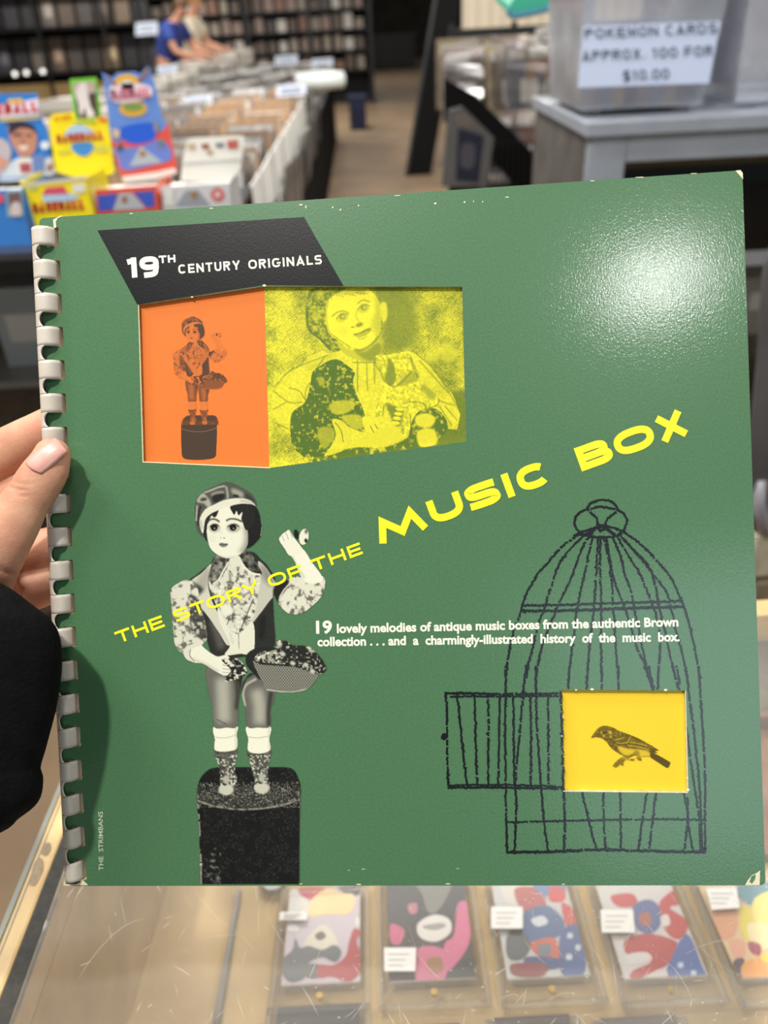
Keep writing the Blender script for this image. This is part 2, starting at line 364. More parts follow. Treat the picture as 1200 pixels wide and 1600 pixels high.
def fr(ox, oy, k): return lambda P: [(ox + x / k, oy + y / k) for x, y in P]
A3 = fr(230, 740, 3.871); A4 = fr(230, 1000, 3.871); G8 = fr(280, 740, 8.571)
def paint_doll():
    c = Canvas(258, 746, 518, 1402)
    fl = c.noise(5, 3, 1); gr = c.noise(1.6, 2, 2); bl = c.noise(9, 3, 3)
    # plinth
    m = c.poly(A4([(300, 970), (304, 890), (325, 830), (370, 785), (430, 770), (560, 768), (700, 768), (840, 770), (890, 790), (920, 850), (930, 900), (928, 1000), (924, 1200), (923, 1400), (922, 1530), (921, 1562), (800, 1565), (420, 1565), (324, 1562), (322, 1530), (319, 1400), (315, 1200), (308, 1080)]), .035)
    c.T += m * np.clip(gr - .52, 0, 1) * .30 * (bl > .45)
    c.poly(A4([(300, 960), (330, 900), (600, 880), (900, 900), (925, 960), (800, 1005), (640, 1025), (480, 1020), (380, 1000)]), .11, 2, .8, clip=m, alpha=False)
    c.T += m * (c.Y < 1262) * (c.Y > 1222) * np.clip(gr - .5, 0, 1) * 1.1
    mm = np.zeros_like(c.T); V, Q = ribbon(cat_rom(A4([(302, 970), (400, 1003), (520, 1022), (650, 1022), (800, 1003), (922, 965)]), 8), 2.4)
    for q in Q: mm = np.maximum(mm, c.mask(V[q]))
    c.put(box_blur(mm, 1) * (.35 + .65 * (fl > .45)), .5, 1, False)
    c.line(A4([(308, 985), (314, 1120), (322, 1250), (326, 1480)]), 3.2, .55, .75, 0, m * (bl > .42))
    c.line(A4([(925, 990), (922, 1480)]), 1.6, .35, .5, 0, m)
    c.T += m * ((c.Y > 1325) & (c.X < 345)) * np.clip(fl - .55, 0, 1) * 1.1
    # boots, socks, breeches
    sp = np.clip((c.noise(2.6, 3, 5) - .50) * 3.2, 0, .6)
    for P, t in (([(415, 665), (540, 655), (536, 740), (530, 790), (545, 840), (530, 890), (525, 925), (470, 938), (432, 920), (440, 860), (437, 770), (415, 720)], (478, 905)),
                 ([(610, 670), (745, 662), (742, 720), (730, 800), (738, 870), (740, 920), (690, 931), (648, 910), (650, 850), (630, 780), (612, 710)], (693, 895))):
        m = c.poly(A4(P), .2); c.T += m * sp * (c.Y > 1180); c.T = np.where(m > 0, c.T + (fl - .5) * .3, c.T)
        c.ell(A4([t])[0], 11.5, 8.5, .72, 0, 1); c.ell(A4([(t[0] - 8, t[1] - 33)])[0], 3.5, 2.2, .05)
        c.ell(A4([(t[0], t[1] - 60)])[0], 5, 7, .6, 0, 1)
    m = c.poly(A4([(405, 522), (540, 518), (543, 570), (538, 660), (415, 670), (408, 600)]), .92); c.line(A4([(408, 588), (475, 592), (542, 572)]), 1.2, .62)
    c.line(A4([(535, 522), (538, 660)]), 3, .7, .7, 1, m)
    m = c.poly(A4([(603, 522), (742, 520), (740, 600), (745, 662), (690, 686), (612, 672), (610, 600)]), .92); c.line(A4([(606, 585), (670, 592), (740, 580)]), 1.2, .62)
    c.line(A4([(737, 522), (740, 662)]), 3, .7, .7, 1, m)
    m = c.poly(A4([(368, 160), (560, 180), (566, 300), (552, 400), (545, 522), (480, 530), (405, 526), (392, 400), (365, 300)]), .28)
    c.line(A4([(455, 230), (460, 350), (465, 500)]), 21, .62, .85, 5, m); c.line(A4([(540, 240), (548, 330), (540, 420)]), 6, .08, .8, 2, m); c.line(A4([(420, 480), (480, 510)]), 1.5, .12, .7)
    m = c.poly(A4([(572, 280), (590, 240), (640, 200), (760, 290), (772, 350), (748, 420), (743, 522), (670, 530), (605, 524), (592, 420), (570, 340)]), .27)
    c.line(A4([(660, 300), (680, 400), (680, 510)]), 19, .62, .85, 5, m); c.line(A4([(660, 235), (600, 270), (580, 320), (592, 400)]), 3, .75, .8, 1, m); c.line(A4([(750, 310), (735, 420), (735, 520)]), 6, .07, .8, 2, m)
    c.poly(A4([(470, 80), (650, 80), (660, 190), (600, 240), (565, 330), (548, 250), (480, 235)]), .08, 1)
    # coat
    m = c.poly(A3([(385, 540), (300, 610), (250, 660), (255, 800), (320, 900), (360, 1010), (400, 1110), (480, 1120), (640, 1100), (700, 1080), (772, 1040), (768, 880), (762, 720), (775, 640), (730, 560), (690, 520), (620, 470), (420, 500)]), .085)
    c.line(A3([(395, 880), (430, 980), (450, 1060)]), 12, .26, .8, 4, m); c.line(A3([(700, 860), (690, 1000)]), 10, .04, .8, 3, m)
    # lapels
    m = c.poly(A3([(388, 545), (330, 600), (262, 660), (290, 760), (380, 880), (440, 970), (490, 1040), (545, 985), (470, 900), (405, 800), (372, 700), (370, 620)]), .74)
    c.poly(A3([(375, 560), (340, 590), (300, 650), (330, 720), (372, 660)]), .5, 3, .8, clip=m); c.poly(A3([(262, 655), (250, 700), (300, 740), (340, 700), (290, 660)]), .1, 2, .9)
    m = c.poly(A3([(672, 530), (720, 570), (765, 640), (800, 700), (740, 770), (680, 850), (632, 900), (650, 780), (682, 680), (680, 600)]), .68)
    c.poly(A3([(690, 540), (760, 620), (760, 680), (700, 640)]), .35, 4, .8, clip=m)
    # shirt front
    m = c.poly(A3([(420, 510), (490, 535), (560, 535), (600, 510), (682, 610), (670, 740), (640, 880), (570, 960), (500, 940), (430, 820), (380, 700), (375, 620)]), .78)
    blot = np.clip((c.noise(6, 3, 11) - .5) * 5, 0, 1); c.put(m * blot, .16, .85, False)
    c.put(m * np.clip((c.noise(4, 2, 12) - .55) * 6, 0, 1), .88, .8, False)
    c.line(A3([(500, 600), (510, 760), (520, 900)]), 3, .15, .7, 1); c.line(A3([(430, 810), (500, 850), (480, 920)]), 1.6, .1, .8); c.line(A3([(640, 760), (600, 860), (560, 960)]), 2, .12, .8)
    c.poly(A3([(440, 800), (500, 800), (520, 840), (470, 860)]), .86, 1, clip=m)
    # white waistcoat tip
    m = c.poly(A3([(430, 810), (500, 945), (560, 965), (640, 900), (642, 1080), (560, 1090), (470, 1096), (500, 1030), (440, 900)]), .84)
    c.line(A3([(552, 965), (556, 1060)]), 1.2, .4); c.line(A3([(500, 960), (520, 1030)]), 2, .6, .6, 1)
    # collar
    m = c.poly(A3([(418, 495), (495, 530), (440, 640), (400, 668), (372, 640), (378, 590)]), .3); c.T += m * (fl - .5) * .8
    c.line(A3([(492, 535), (460, 590), (430, 645), (398, 665)]), 2.2, .88)
    m = c.poly(A3([(560, 505), (612, 465), (690, 590), (684, 615), (630, 600), (590, 570)]), .2); c.T += m * (fl - .5) * .6
    c.line(A3([(552, 500), (585, 560), (630, 600), (686, 612)]), 3, .86)
    # arm on the left
    m = c.poly(A3([(142, 705), (190, 660), (245, 640), (300, 680), (322, 790), (350, 900), (362, 1000), (330, 1030), (250, 1060), (218, 1092), (168, 1035), (155, 940), (148, 820)]), .8)
    c.put(m * np.clip((c.noise(6.5, 3, 21) - .53) * 6, 0, 1), .2, .85, False)
    d = c.poly(A3([(250, 740), (310, 760), (350, 900), (364, 1010), (320, 1000), (270, 950), (255, 860)]), .12, 1, .9, clip=m); c.put(m * d * np.clip((c.noise(5, 2, 22) - .55) * 6, 0, 1), .75, .8, False)
    c.line(A3([(145, 720), (150, 850), (160, 1000)]), 2, .5, .6, 1, m)
    m = c.poly(A3([(250, 1050), (310, 1022), (350, 1058), (420, 1105), (480, 1098), (512, 1140), (512, 1180), (480, 1222), (420, 1200), (340, 1152), (265, 1135)]), .88)
    c.line(A3([(260, 1120), (340, 1150), (430, 1200)]), 4, .6, .7, 2, m)
    c.poly(A3([(218, 1078), (250, 1040), (320, 1018), (338, 1032), (275, 1058), (262, 1100), (296, 1140), (240, 1126)]), .8); c.line(A3([(262, 1062), (258, 1100), (285, 1136)]), 1.2, .3)
    # basket
    c.poly(A4([(600, 90), (660, 50), (780, 50), (880, 160), (740, 175), (690, 240), (640, 200), (600, 150)]), .07)
    m = c.poly(A4([(640, 130), (700, 150), (860, 160), (1030, 185), (1022, 240), (965, 300), (860, 318), (740, 305), (690, 240)]), .42)
    w = np.sin(c.X * 1.55 + np.floor(c.Y / 2.6) * math.pi) * .5 + .5; c.T = np.where(m > 0, .12 + .62 * w * (np.sin(c.Y * 2.4) * .3 + .7), c.T)
    c.line(A4([(720, 300), (860, 316), (965, 296)]), 2, .7, .8)
    m = c.poly(A4([(780, 5), (840, 5), (880, 30), (950, 35), (1010, 60), (1085, 165), (1045, 208), (965, 185), (850, 150), (740, 140), (650, 120), (690, 70), (770, 60)]), .07)
    c.T += m * np.clip((c.noise(3.2, 2, 31) - .6) * 5, 0, .5)
    c.T = np.where((m > 0) & (c.X < 440), c.T + (c.noise(3, 2, 32) > .5) * .45, c.T)
    for x, y in ((800, 25), (980, 45), (880, 140), (960, 150), (820, 85), (1000, 190), (700, 100)): c.ell(A4([(x, y)])[0], 4.2, 3.2, .72, 20, 1)
    # flowers in the hand
    m = c.poly(A4([(450, 120), (510, 110), (560, 120), (605, 190), (560, 230), (470, 250), (510, 190)]), .06); c.T += m * np.clip((c.noise(3.6, 3, 33) - .52) * 7, 0, .75)
    for k in range(3): c.line(A4([(455, 150 + k * 22), (512, 165 + k * 18)]), 1, .35, .8)
    # arm on the right
    m = c.poly(A3([(770, 690), (850, 640), (905, 620), (980, 640), (1060, 620), (1078, 670), (1052, 745), (1000, 800), (940, 842), (870, 852), (812, 812), (775, 750)]), .82)
    c.put(m * np.clip((c.noise(6, 3, 41) - .55) * 6, 0, 1), .15, .8, False)
    c.poly(A3([(770, 680), (850, 640), (848, 690), (790, 770), (806, 820), (765, 770)]), .06, 1, 1); c.line(A3([(800, 750), (830, 700), (880, 650)]), 2, .9, .8)
    m = c.poly(A3([(868, 480), (935, 450), (1000, 540), (1052, 610), (1062, 650), (990, 664), (930, 625), (895, 540)]), .9)
    c.line(A3([(875, 500), (905, 570), (950, 630)]), 4, .62, .7, 2, m)
    m = c.poly(A3([(797, 400), (812, 370), (835, 352), (860, 340), (888, 385), (930, 440), (942, 470), (868, 500), (828, 450)]), .88)
    for P in ([(815, 375), (830, 410)], [(838, 355), (855, 400)], [(862, 345), (880, 390)]): c.line(A3(P), 1, .4, .8)
    m = np.zeros(1); c.ell(A3([(948, 382)])[0], 7.5, 13, .86, 10); c.ell(A3([(962, 350)])[0], 2.4, 4, .25, 10, 1); c.ell(A3([(960, 405)])[0], 2.6, 3.4, .1); c.ell(A3([(903, 368)])[0], 4, 8, .05, -15)
    # head
    c.poly(G8([(690, 430), (940, 400), (1040, 460), (1092, 600), (1110, 720), (1092, 840), (1030, 925), (960, 985), (890, 1005), (860, 940), (880, 680), (780, 560)]), .045)
    m = c.poly(G8([(690, 1130), (800, 1110), (830, 1200), (740, 1222), (670, 1195)]), .8)
    f = c.poly(G8([(500, 480), (690, 435), (850, 520), (905, 700), (922, 850), (912, 960), (850, 1055), (760, 1112), (640, 1135), (520, 1092), (420, 1005), (384, 900), (368, 750), (380, 620), (430, 560)]), .87)
    c.line(G8([(900, 690), (925, 830), (900, 980), (830, 1070)]), 11, .4, .85, 4, f); c.line(G8([(520, 1100), (640, 1135), (760, 1115)]), 3, .55, .6, 1.5, f)
    c.poly(G8([(330, 640), (350, 570), (420, 520), (525, 480), (495, 575), (455, 582), (440, 560), (412, 600), (398, 650), (376, 690), (370, 800), (382, 915), (345, 870), (322, 800)]), .06)
    c.poly(G8([(695, 430), (712, 520), (740, 552), (768, 500), (795, 562), (845, 515), (832, 600), (852, 660), (905, 760), (1010, 640), (960, 420)]), .06)
    for P in ([(372, 645), (430, 612), (490, 615), (542, 648)], [(628, 634), (680, 608), (765, 612), (842, 645)]): c.line(G8(P), 2.8, .13, .95, .4)
    for cx, rx in ((472, 62), (725, 78)):
        c.ell(G8([(cx, 726)])[0], rx / 8.571 + 1.6, 7.2, .55, 0, 1.5, 1, f); c.ell(G8([(cx, 722)])[0], rx / 8.571, 5.6, .62)
        c.ell(G8([(cx - 4, 722)])[0], 5.4, 5.3, .03); c.ell(G8([(cx + 2, 733)])[0], .9, .9, .75); c.line(G8([(cx - rx, 715), (cx - 20, 682), (cx + 30, 682), (cx + rx, 712)]), 1.6, .05)
    c.line(G8([(545, 740), (560, 820)]), 3, .75, .7, 2); c.ell(G8([(602, 862)])[0], 1.5, 1, .4); c.ell(G8([(556, 862)])[0], 1.1, .9, .5); c.ell(G8([(440, 870)])[0], 8, 6, .78, 0, 4, .6, f)
    c.poly(G8([(532, 940), (572, 924), (600, 934), (642, 934), (654, 950), (630, 976), (590, 986), (550, 972)]), .36); c.line(G8([(540, 948), (600, 950), (648, 946)]), 1, .08)
    # cap
    m = c.poly(G8([(600, 120), (680, 120), (800, 170), (940, 250), (1012, 335), (1040, 430), (960, 410), (820, 402), (690, 430), (520, 490), (400, 550), (342, 640), (320, 780), (332, 858), (250, 770), (214, 600), (220, 380), (310, 250), (450, 180)]), .2)
    c.line(G8([(330, 255), (420, 225), (520, 185), (612, 165)]), 2.6, .62, .9, .6, m); c.line(G8([(430, 285), (500, 255), (600, 252)]), 3.4, .5, .9, 1, m); c.line(G8([(625, 170), (645, 250), (650, 340)]), 3.6, .5, .9, .6, m)
    c.poly(G8([(440, 340), (470, 290), (600, 270), (595, 335), (480, 390)]), .07, 1, clip=m); c.poly(G8([(700, 200), (800, 225), (870, 280), (830, 320), (720, 270)]), .5, 2, clip=m); c.ell(G8([(760, 300)])[0], 5, 2.4, .08, 10, .6); c.poly(G8([(880, 260), (990, 330), (1000, 400), (900, 340)]), .12, 1.5, clip=m)
    c.poly(G8([(236, 350), (310, 262), (390, 330), (430, 420), (380, 450), (330, 400), (250, 385)]), .55, 1, clip=m); c.ell(G8([(325, 345)])[0], 5.5, 2.6, .12, -10, 1, 1, m)
    c.line(G8([(240, 420), (235, 500), (228, 640)]), 2.2, .62, .9, .5, m); c.line(G8([(290, 430), (262, 540), (255, 700)]), 2.6, .05, .9, .6, m)
    m = c.poly(G8([(355, 475), (480, 410), (620, 350), (820, 328), (955, 360), (1022, 432), (960, 410), (820, 405), (690, 432), (520, 492), (410, 548), (346, 630), (318, 800), (275, 690), (280, 590)]), .82)
    c.line(G8([(1010, 410), (920, 375), (820, 370)]), 4, .55, .7, 1.5, m); c.line(G8([(285, 620), (300, 740)]), 3, .5, .7, 1, m)
    c.line(G8([(1095, 600), (1108, 700), (1092, 830)]), .8, .8, .8)
    c.T = np.clip(c.T + (RNG.random(c.T.shape) - .5) * .05, 0, 1)
    return c

E3 = fr(400, 430, 3.529)
K6 = fr(420, 440, 6.0); M6 = fr(560, 520, 6.667)
def paint_child():
    """tone 1 = bare yellow, 0 = full green ink"""
    c = Canvas(408, 440, 736, 738)
    h1 = np.sin((c.X * .8 + c.Y) * 1.5 + c.noise(6, 2, 3) * 5) * .5 + .5; big = c.noise(26, 3, 4); mid = c.noise(6, 3, 5); fine = c.noise(1.7, 2, 6)
    bg = .84 - .45 * np.clip((big - .35) * 1.6, 0, 1); bg -= .10 * (c.X > 600) ; bg += (h1 - .5) * .30 + (fine - .5) * .45
    c.T = bg; c.A[:] = 1
    c.poly(E3([(650, 60), (780, 60), (850, 120), (900, 250), (860, 380), (760, 420), (700, 380), (690, 200)]), .34, 6, .8); c.poly(E3([(980, 700), (1160, 640), (1160, 930), (900, 950), (860, 800)]), .22, 3, .85)
    for x, y, rx, ry in ((985, 440, 16, 8), (1070, 440, 14, 10), (1050, 400, 12, 7)): c.ell(E3([(x, y)])[0], rx, ry, .85, -30, 2, .6)
    # shirt
    m = c.poly(K6([(30, 1040), (140, 950), (250, 830), (380, 700), (500, 650), (580, 680), (660, 640), (780, 640), (820, 730), (1000, 740), (1080, 690)]) + M6([(520, 190), (640, 240), (740, 320), (800, 420), (900, 540), (980, 640), (1015, 720), (1060, 850), (1030, 1010), (900, 1000), (780, 800), (500, 1100), (100, 1180)]) + E3([(450, 960), (250, 960), (190, 880), (130, 830), (85, 760)]), .88, 0, 1, False)
    c.T += m * ((fine - .5) * .22 - np.clip(big - .55, 0, 1) * .5)
    for P in ([(330, 560), (280, 620), (270, 690)], [(180, 620), (240, 640), (270, 690)], [(100, 640), (180, 700), (260, 700)], [(95, 740), (170, 700)], [(380, 450), (330, 520)], [(560, 470), (560, 640)], [(610, 480), (615, 640)], [(650, 470), (655, 600)], [(530, 480), (660, 480)], [(900, 470), (980, 560), (1060, 650)], [(850, 450), (900, 560)], [(1000, 690), (1100, 720)], [(1010, 720), (1080, 830)], [(1040, 720), (1110, 800)], [(990, 740), (1050, 850)], [(120, 820), (180, 850)], [(400, 440), (200, 520), (100, 620)], [(880, 430), (980, 520), (1060, 640), (1130, 760)]): c.line(E3(P), 1.5, .25, .75, .5)
    # head
    m = c.poly(K6([(420, 60), (350, 200), (350, 380), (380, 470), (480, 550), (580, 650), (660, 650), (695, 600), (640, 550), (560, 480), (540, 330), (560, 180), (640, 120), (820, 50)]), .45)
    c.T += m * ((c.noise(3, 2, 9) - .5) * .9); c.line(K6([(355, 250), (370, 440), (470, 530), (580, 640)]), 5, .1, .7, 1, m); c.ell(K6([(450, 330)])[0], 6, 9, .75, 20, 1.5, .7); c.ell(K6([(480, 120)])[0], 6, 8, .8, 20, 2, .7)
    n = c.poly(K6([(640, 560), (760, 640), (940, 620), (1040, 560), (1060, 680), (990, 745), (830, 735), (700, 670)]), .72); c.poly(K6([(800, 640), (900, 660), (1020, 570), (1060, 640), (980, 740), (900, 730)]), .38, 2, .8, clip=n)
    f = c.poly(K6([(560, 170), (680, 90), (800, 50), (900, 50), (1000, 130), (1040, 220), (1050, 380), (1030, 500), (960, 590), (860, 640), (760, 610), (660, 540), (560, 470), (530, 330)]), .95)
    c.T += f * (fine - .5) * .08
    c.poly(K6([(1000, 120), (1060, 250), (1060, 420), (1020, 540), (990, 400), (1000, 250)]), .6, 3, .7, clip=f); c.line(K6([(800, 635), (870, 640), (960, 590), (1030, 510)]), 3, .3, .8, 1)
    c.poly(K6([(880, 50), (1000, 50), (1090, 180), (1180, 50), (1190, 20), (850, 20)]), .45, 2, .8); e = c.poly(K6([(1040, 220), (1100, 200), (1110, 330), (1070, 380)]), .85, 1)
    c.line(K6([(590, 330), (640, 290), (700, 275), (755, 300)]), 2, .4, .8, .4); c.line(K6([(830, 210), (880, 175), (950, 190)]), 2, .4, .8, .4)
    for cx, cy in ((690, 330), (890, 245)):
        c.ell(K6([(cx, cy + 4)])[0], 9, 6, .72, -25, 2, .8); c.ell(K6([(cx, cy)])[0], 4.6, 4.2, .42, 0, .8); c.ell(K6([(cx + 5, cy - 2)])[0], 1.8, 2, .9, 0, .4); c.line(K6([(cx - 58, cy + 26), (cx - 22, cy - 22), (cx + 20, cy - 30), (cx + 55, cy - 14)]), 1.5, .3, .8, .5); c.line(K6([(cx - 50, cy + 36), (cx, cy + 42), (cx + 50, cy + 4)]), 1, .6, .7, .5)
    c.line(K6([(830, 250), (820, 330), (850, 380)]), 3, .7, .7, 1.2); c.ell(K6([(850, 405)])[0], 6, 3, .4, -20, 1); c.line(K6([(770, 430), (800, 425)]), 2, .4)
    c.poly(K6([(790, 495), (850, 480), (900, 450), (960, 435), (940, 478), (870, 516), (820, 512)]), .5, .8); c.line(K6([(800, 494), (860, 486), (905, 462), (955, 438)]), 1.2, .2, .85, .3); c.line(K6([(830, 503), (880, 492), (925, 468)]), 1.6, .9, .8, .4); c.line(K6([(830, 530), (880, 535), (920, 510)]), 1.5, .5, .8, .5)
    for k in range(16):
        x = 560 + 26 * k; c.line(K6([(x, 40), (x - 40 - 2 * k, 110 + 3 * (k % 3)), (x - 62 + 3 * k, 150 - 5 * k + 12 * (k % 4))]), 1.3, .35, .7, .4)
    c.line(K6([(560, 180), (540, 280), (545, 380), (570, 470), (660, 545), (760, 612)]), 1.2, .3, .7, .4); c.ell(K6([(700, 470)])[0], 9, 7, .86, 0, 4, .8, f); c.ell(K6([(990, 400)])[0], 6, 12, .72, 0, 4, .8, f)
    # dark puppy
    m = c.poly(K6([(410, 850), (500, 780), (580, 735), (660, 735), (740, 790), (805, 850), (790, 940), (830, 1080)]) + E3([(590, 740), (610, 860), (520, 840), (470, 800), (420, 800), (440, 880), (400, 960), (330, 1030), (215, 960), (190, 870), (200, 760), (270, 700), (300, 600)]), .06)
    c.T += m * np.clip((c.noise(4, 3, 14) - .56) * 3.4, 0, .7)
    for P, t in (([(400, 720), (460, 690), (540, 700), (520, 750), (440, 770)], .72), ([(430, 800), (470, 830), (515, 890), (500, 925), (460, 920), (440, 870)], .85), ([(410, 960), (460, 965), (462, 1000), (400, 1000)], .8), ([(340, 850), (420, 840), (430, 900), (370, 960)], .6), ([(340, 570), (370, 560), (380, 600), (350, 610)], .6), ([(470, 780), (570, 770), (600, 830), (540, 850)], .72)): c.poly(E3(P), t, 1.2, .9)
    c.line(E3([(435, 810), (470, 860), (480, 920)]), 1.2, .2)
    for x, y in ((395, 610), (480, 560), (500, 620), (520, 560), (455, 570)): c.ell(E3([(x, y)])[0], 2, 2.6, .7, 30, 1)
    # dark ground under them
    m = c.poly(E3([(300, 1060), (320, 1010), (420, 990), (540, 950), (700, 950), (830, 900), (850, 830), (900, 750), (1000, 740), (1060, 830), (1010, 900), (900, 960), (640, 1000)]), .14); c.T += m * np.clip((mid - .55) * 3, 0, .6)
    c.poly(E3([(580, 850), (680, 850), (760, 830), (830, 890), (720, 940), (560, 945), (520, 930), (600, 880)]), .85, .8); c.poly(E3([(590, 780), (660, 800), (680, 840), (640, 870), (600, 850)]), .9); c.line(E3([(630, 830), (650, 870)]), 1.2, .2); c.line(E3([(655, 820), (672, 850)]), 1.2, .2)
    c.poly(E3([(880, 780), (940, 760), (990, 790), (960, 840), (890, 830)]), .86, .8); c.poly(E3([(890, 860), (980, 850), (995, 930), (905, 945)]), .85, .8)
    # pale puppy
    m = c.poly(M6([(175, 260), (240, 225), (330, 235), (450, 200), (540, 240), (560, 400), (640, 470), (760, 600), (840, 680), (820, 760), (700, 800), (640, 800), (540, 850), (540, 1000), (470, 1080), (430, 1010), (470, 880), (480, 800), (300, 740), (270, 760), (250, 870), (180, 870), (200, 720), (240, 580), (290, 500), (240, 420)]), .84)
    c.T += m * (c.noise(3.2, 2, 16) - .5) * .7
    c.poly(M6([(310, 260), (370, 330), (390, 480), (340, 550), (270, 480), (300, 380)]), .35, 1.2, .9); c.poly(M6([(640, 540), (740, 560), (800, 640), (760, 700), (700, 640)]), .5, 2, .8, clip=m); c.poly(M6([(480, 450), (560, 400), (640, 480), (520, 530), (400, 560)]), .5, 1.6, .8)
    for P in ([(175, 260), (180, 340), (240, 420), (270, 500), (370, 560), (460, 500), (560, 400)], [(540, 240), (570, 360), (620, 470)], [(470, 740), (560, 720), (680, 740), (700, 800)], [(250, 870), (270, 760), (300, 730)], [(540, 850), (545, 1000)], [(690, 800), (820, 750), (840, 680)], [(215, 830), (215, 870)], [(460, 1000), (470, 1060)]): c.line(M6(P), 1.5, .2, .8, .4)
    c.poly(M6([(290, 740), (400, 770), (470, 800), (440, 960), (380, 960), (330, 860)]), .25, 1.5, .85)
    for k in range(4): c.ell(M6([(430 - k * 14, 795 + k * 48)])[0], 6.5, 3, .9, 5)
    c.T += (fine - .5) * .10 + (RNG.random(c.T.shape) - .5) * .12
    c.T = np.clip(c.T, 0, 1)
    return c
B5 = fr(880, 1070, 5.4545)
def paint_bird():
    c = Canvas(918, 1128, 1052, 1206)
    c.T[:] = 1; n = c.noise(3, 3, 2); g = c.noise(1.5, 2, 3)
    for P in ([(420, 692), (470, 635), (560, 590), (615, 575), (610, 600), (540, 640), (455, 705), (430, 700)], [(490, 680), (515, 650), (515, 690)], [(540, 640), (605, 630), (600, 650)], [(620, 620), (660, 610), (670, 645), (640, 645)]):
        m = c.poly(B5(P), .2); c.T += m * np.clip(n - .5, 0, 1) * 1.2
    m = c.poly(B5([(237, 452), (275, 395), (310, 360), (360, 348), (420, 362), (480, 392), (560, 422), (640, 455), (720, 500), (780, 540), (740, 590), (750, 610), (680, 615), (600, 605), (530, 612), (450, 572), (400, 530), (370, 490), (330, 458), (280, 448)]), .1)
    c.poly(B5([(720, 570), (780, 585), (905, 655), (912, 675), (888, 710), (820, 670), (735, 612)]), .08, 0, 1); c.poly(B5([(740, 520), (815, 558), (785, 566), (808, 585), (740, 570)]), .08)
    c.T += m * np.clip(g - .5, 0, 1) * .9
    c.poly(B5([(470, 525), (560, 545), (700, 560), (745, 600), (660, 612), (600, 590), (540, 602), (490, 575)]), .82, 1.2, .9, clip=m); c.poly(B5([(600, 570), (640, 560), (650, 605), (600, 605)]), .25, 1, .8, clip=m)
    for P in ([(440, 470), (480, 462), (525, 445)], [(540, 500), (560, 470), (575, 445)], [(560, 490), (640, 500), (720, 525)], [(545, 515), (640, 530), (730, 550)], [(450, 490), (500, 500), (545, 490)]): c.line(B5(P), 1.1, .75, .8, 0, m)
    for x, y, r in ((400, 405, 3.2), (325, 405, 1.6), (345, 435, 2), (405, 440, 2)): c.ell(B5([(x, y)])[0], r, r * .8, .7, 30, .6, .8, m)
    c.ell(B5([(348, 408)])[0], 1.8, 1.8, .03)
    c.A[:] = 1; c.T = np.clip(c.T, 0, 1)
    return c
# ------------------------------------------------------------------ THE ALBUM
GREEN = (76, 117, 80); CREAM = (226, 214, 176); INKBLACK = (6, 7, 11); WHITE_INK = (236, 234, 214); YELLOW_INK = (246, 236, 40)
def A1(c): return tuple(lin(c)) + (1.0,)
m_cover = ink_mat('album_cover_print', GREEN, .34, .35, (950, (69, 107, 73)), (1150, .36, .00014, (1, .7, 1)))
_pb = m_cover.node_tree.nodes['Principled BSDF']; _pb.inputs['Coat Weight'].default_value = .6; _pb.inputs['Coat Roughness'].default_value = .09
_bn = [n for n in m_cover.node_tree.nodes if n.type == 'BUMP'][0]; m_cover.node_tree.links.new(_bn.outputs['Normal'], _pb.inputs['Coat Normal'])
m_page = ink_mat('printed_page', CREAM, .62, .3, (300, (222, 208, 170)))
m_board = pm('grey_cream_board', (206, 190, 148), .8, noise=400)
m_comb = pm('ivory_plastic', (197, 188, 176), .42, noise=60, dark=(186, 176, 162))

MBK = Matrix(((EX[0], -EY[0], -NB[0], TL[0]), (EX[1], -EY[1], -NB[1], TL[1]), (EX[2], -EY[2], -NB[2], TL[2]), (0, 0, 0, 1)))
album = empty('record_album', TL, 'green comb-bound record album with yellow title and birdcage, held up before the counter', 'album', None, MBK)
def cov(P, w=0.0):
    """photo pixels -> album coordinates on the plane w in front of (+) or behind (-) the cover"""
    P = np.asarray(P, float).reshape(-1, 2)
    r = np.outer((P[:, 0] - 600) / F, AX_R) + np.outer((P[:, 1] - 800) / F, AX_D) + AX_F
    o = TL - NB * w; t = np.dot(o - CAM, NB) / (r @ NB); q = CAM + r * t[:, None] - TL
    return np.stack([q @ EX, -(q @ EY), np.full(len(P), w)], 1)
def fill2d(outer, holes):
    V = [Vector(p[:2]) for p in outer]; E = [(i, (i + 1) % len(outer)) for i in range(len(outer))]
    for h in holes:
        n = len(V); V += [Vector(p[:2]) for p in h]; E += [(n + i, n + (i + 1) % len(h)) for i in range(len(h))]
    r = delaunay_2d_cdt(V, E, [], 1, 1e-7)
    P = np.array([tuple(v) for v in r[0]]); T = np.array([tuple(f) for f in r[2]]); C = P[T].mean(1)
    def inside(loop):
        L = np.asarray(loop, float)[:, :2]; M = np.roll(L, -1, 0); k = np.zeros(len(C), bool)
        for (xa, ya), (xb, yb) in zip(L, M):
            hit = (ya > C[:, 1]) != (yb > C[:, 1])
            if ya != yb: k ^= hit & (C[:, 0] < (xb - xa) * (C[:, 1] - ya) / (yb - ya) + xa)
        return k
    keep = inside(outer)
    for h in holes: keep &= ~inside(h)
    out = []
    for t in T[keep]:
        a, b_, c_ = P[t]; s_ = (b_[0] - a[0]) * (c_[1] - a[1]) - (b_[1] - a[1]) * (c_[0] - a[0])
        out.append(tuple(int(k) for k in (t if s_ > 0 else t[::-1])))
    return P, out
